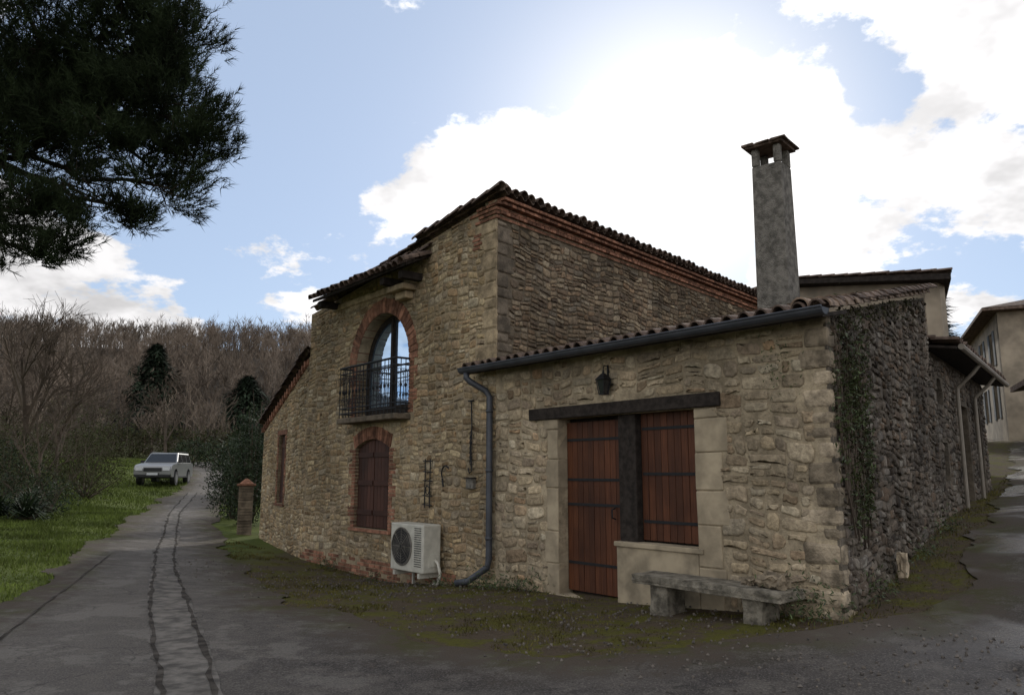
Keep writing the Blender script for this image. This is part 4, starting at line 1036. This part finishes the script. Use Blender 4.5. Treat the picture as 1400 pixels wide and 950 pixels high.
n=5200; x=R.uniform(-6,4.5,n);y=R.uniform(4.5,15,n)
rel=np.stack([x-3.189,y-7.668],1); off=rel@np.array([-.771,-.637]); k=(off>.05)&(off<2.6+R.normal(0,.5,n)); x=x[k];y=y[k]
c=np.stack([x,y,G(x,y)+.026],1); m=len(c); s=R.uniform(.006,.022,(m,1))
tt=[]
ax=rnd_unit(m); bx=np.cross(ax,rnd_unit(m)); bx/=np.linalg.norm(bx,axis=1)[:,None]; cx=np.cross(ax,bx)
tips=[c+ax*s,c+bx*s,c+cx*s*.8,c-ax*s,c-bx*s,c-cx*s*.8]
for i in(0,3):
    for j in(1,4):
        for l in(2,5): tt.append(np.stack([tips[i],tips[j],tips[l]],1))
tris_obj('loose_gravel',np.concatenate(tt),M('gravel',(.10,.085,.07),.9,0,.5,9,0))

# ------------------------------------------------------------ world
sd=Vector((.152,.882,.447)).normalized(); el=math.asin(sd.z); az=math.atan2(sd.x,sd.y)
w=bpy.data.worlds.new('World'); scn.world=w; w.use_nodes=True; w.node_tree.nodes.clear(); t=NT(w.node_tree)
out_=t.n('ShaderNodeOutputWorld'); bg=t.n('ShaderNodeBackground'); w.node_tree.links.new(bg.outputs[0],out_.inputs[0]); bg.inputs[1].default_value=.1
sky=t.n('ShaderNodeTexSky',sky_type='NISHITA'); sky.sun_disc=False; sky.sun_elevation=el; sky.sun_rotation=az; sky.air_density=1.; sky.dust_density=.4; sky.ozone_density=2.
d=t.n('ShaderNodeTexCoord').outputs['Generated']
sp=t.n('ShaderNodeSeparateXYZ'); t.set(sp.inputs[0],d)
inv=t.m('DIVIDE',1.,t.m('ADD',t.m('MAXIMUM',sp.outputs[2],0.),.35))
pv=t.vm('SCALE',d,sc=inv)
n=t.m('ADD',t.m('MULTIPLY',t.m('SUBTRACT',t.noise(pv,3.6,7,.62),.5),2.6),.5)
def dotv(v):
    v=Vector(v).normalized(); return t.vm('DOT_PRODUCT',d,tuple(v))
def blob(v,deg0,deg1,wt): return t.m('MULTIPLY',t.ss(dotv(v),math.cos(math.radians(deg1)),math.cos(math.radians(deg0))),wt)
tot=n
for v,a,b,wt in(((-.127,.90,.40),1,7,.40),((-.02,.9,.35),1,8,.2),((.414,.816,.34),4,15,.17),((.424,.855,.28),3,11,.22),((-.489,.847,.185),1,10,.42),((.495,.735,.47),2,7,.30),((.2,.87,.38),3,9,.3),((.33,.83,.40),1,4,.2),
   ((-.33,.85,.42),2,15,-.35),((-.1,.82,.56),3,14,-.35),((-.42,.85,.33),2,8,-.25),((.33,.80,.52),1,8,-.2),((.42,.80,.43),1,3.5,-.25),((.1,.78,.62),2,12,-.3),((.50,.84,.25),1,5,-.25)):
    tot=t.m('ADD',tot,blob(v,a,b,wt))
tot=t.m('ADD',tot,t.ss(sp.outputs[1],.3,-.4,0.,.24))  # extra cloud cover behind the camera, unseen, added to light the shaded facade
cl_=t.ss(tot,.50,.68)
sdot=t.m('MAXIMUM',dotv(sd),0.)
gl=t.m('MULTIPLY',t.m('POWER',t.m('MAXIMUM',dotv((.21,.90,.38)),0.),80.),1.1,clamp=True)
cb=t.m('ADD',t.m('ADD',8.8,t.m('MULTIPLY',t.m('POWER',sdot,10.),5.5)),t.ss(sp.outputs[1],.3,-.5,0.,4.2))  # last term: unseen rear clouds made brighter as added fill for the facade
shade=t.ss(t.noise(pv,6,4,.6),.40,.70,1.08,.70)
cb=t.m('MULTIPLY',cb,shade)
cc=t.n('ShaderNodeCombineColor'); t.set(cc.inputs[0],t.m('MULTIPLY',cb,1.0)); t.set(cc.inputs[1],t.m('MULTIPLY',cb,.985)); t.set(cc.inputs[2],t.m('MULTIPLY',cb,.99))
c=t.mix(1.,sky.outputs[0],(.92,.98,1.12),'MULTIPLY')
c=t.mix(.58,c,(6.0,7.2,8.9))
c=t.vm('MINIMUM',c,(7.6,8.5,9.9))
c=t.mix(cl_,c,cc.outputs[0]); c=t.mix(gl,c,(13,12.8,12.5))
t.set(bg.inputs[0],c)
L=bpy.data.lights.new('sun','SUN'); L.energy=2.0; L.angle=math.radians(2.5); L.color=(1,.95,.87)
lo_=bpy.data.objects.new('sun',L); lo_.rotation_euler=sd.to_track_quat('Z','Y').to_euler(); lo_.location=(20,60,40); scn.collection.objects.link(lo_)

cam=bpy.data.cameras.new('camera'); cam.lens=27.0; cam.sensor_width=36; cam.clip_end=3000; cam.clip_start=.05
co=bpy.data.objects.new('camera',cam); co.location=(0,0,1.6); co.rotation_euler=(math.radians(99.2),0,0); scn.collection.objects.link(co); scn.camera=co
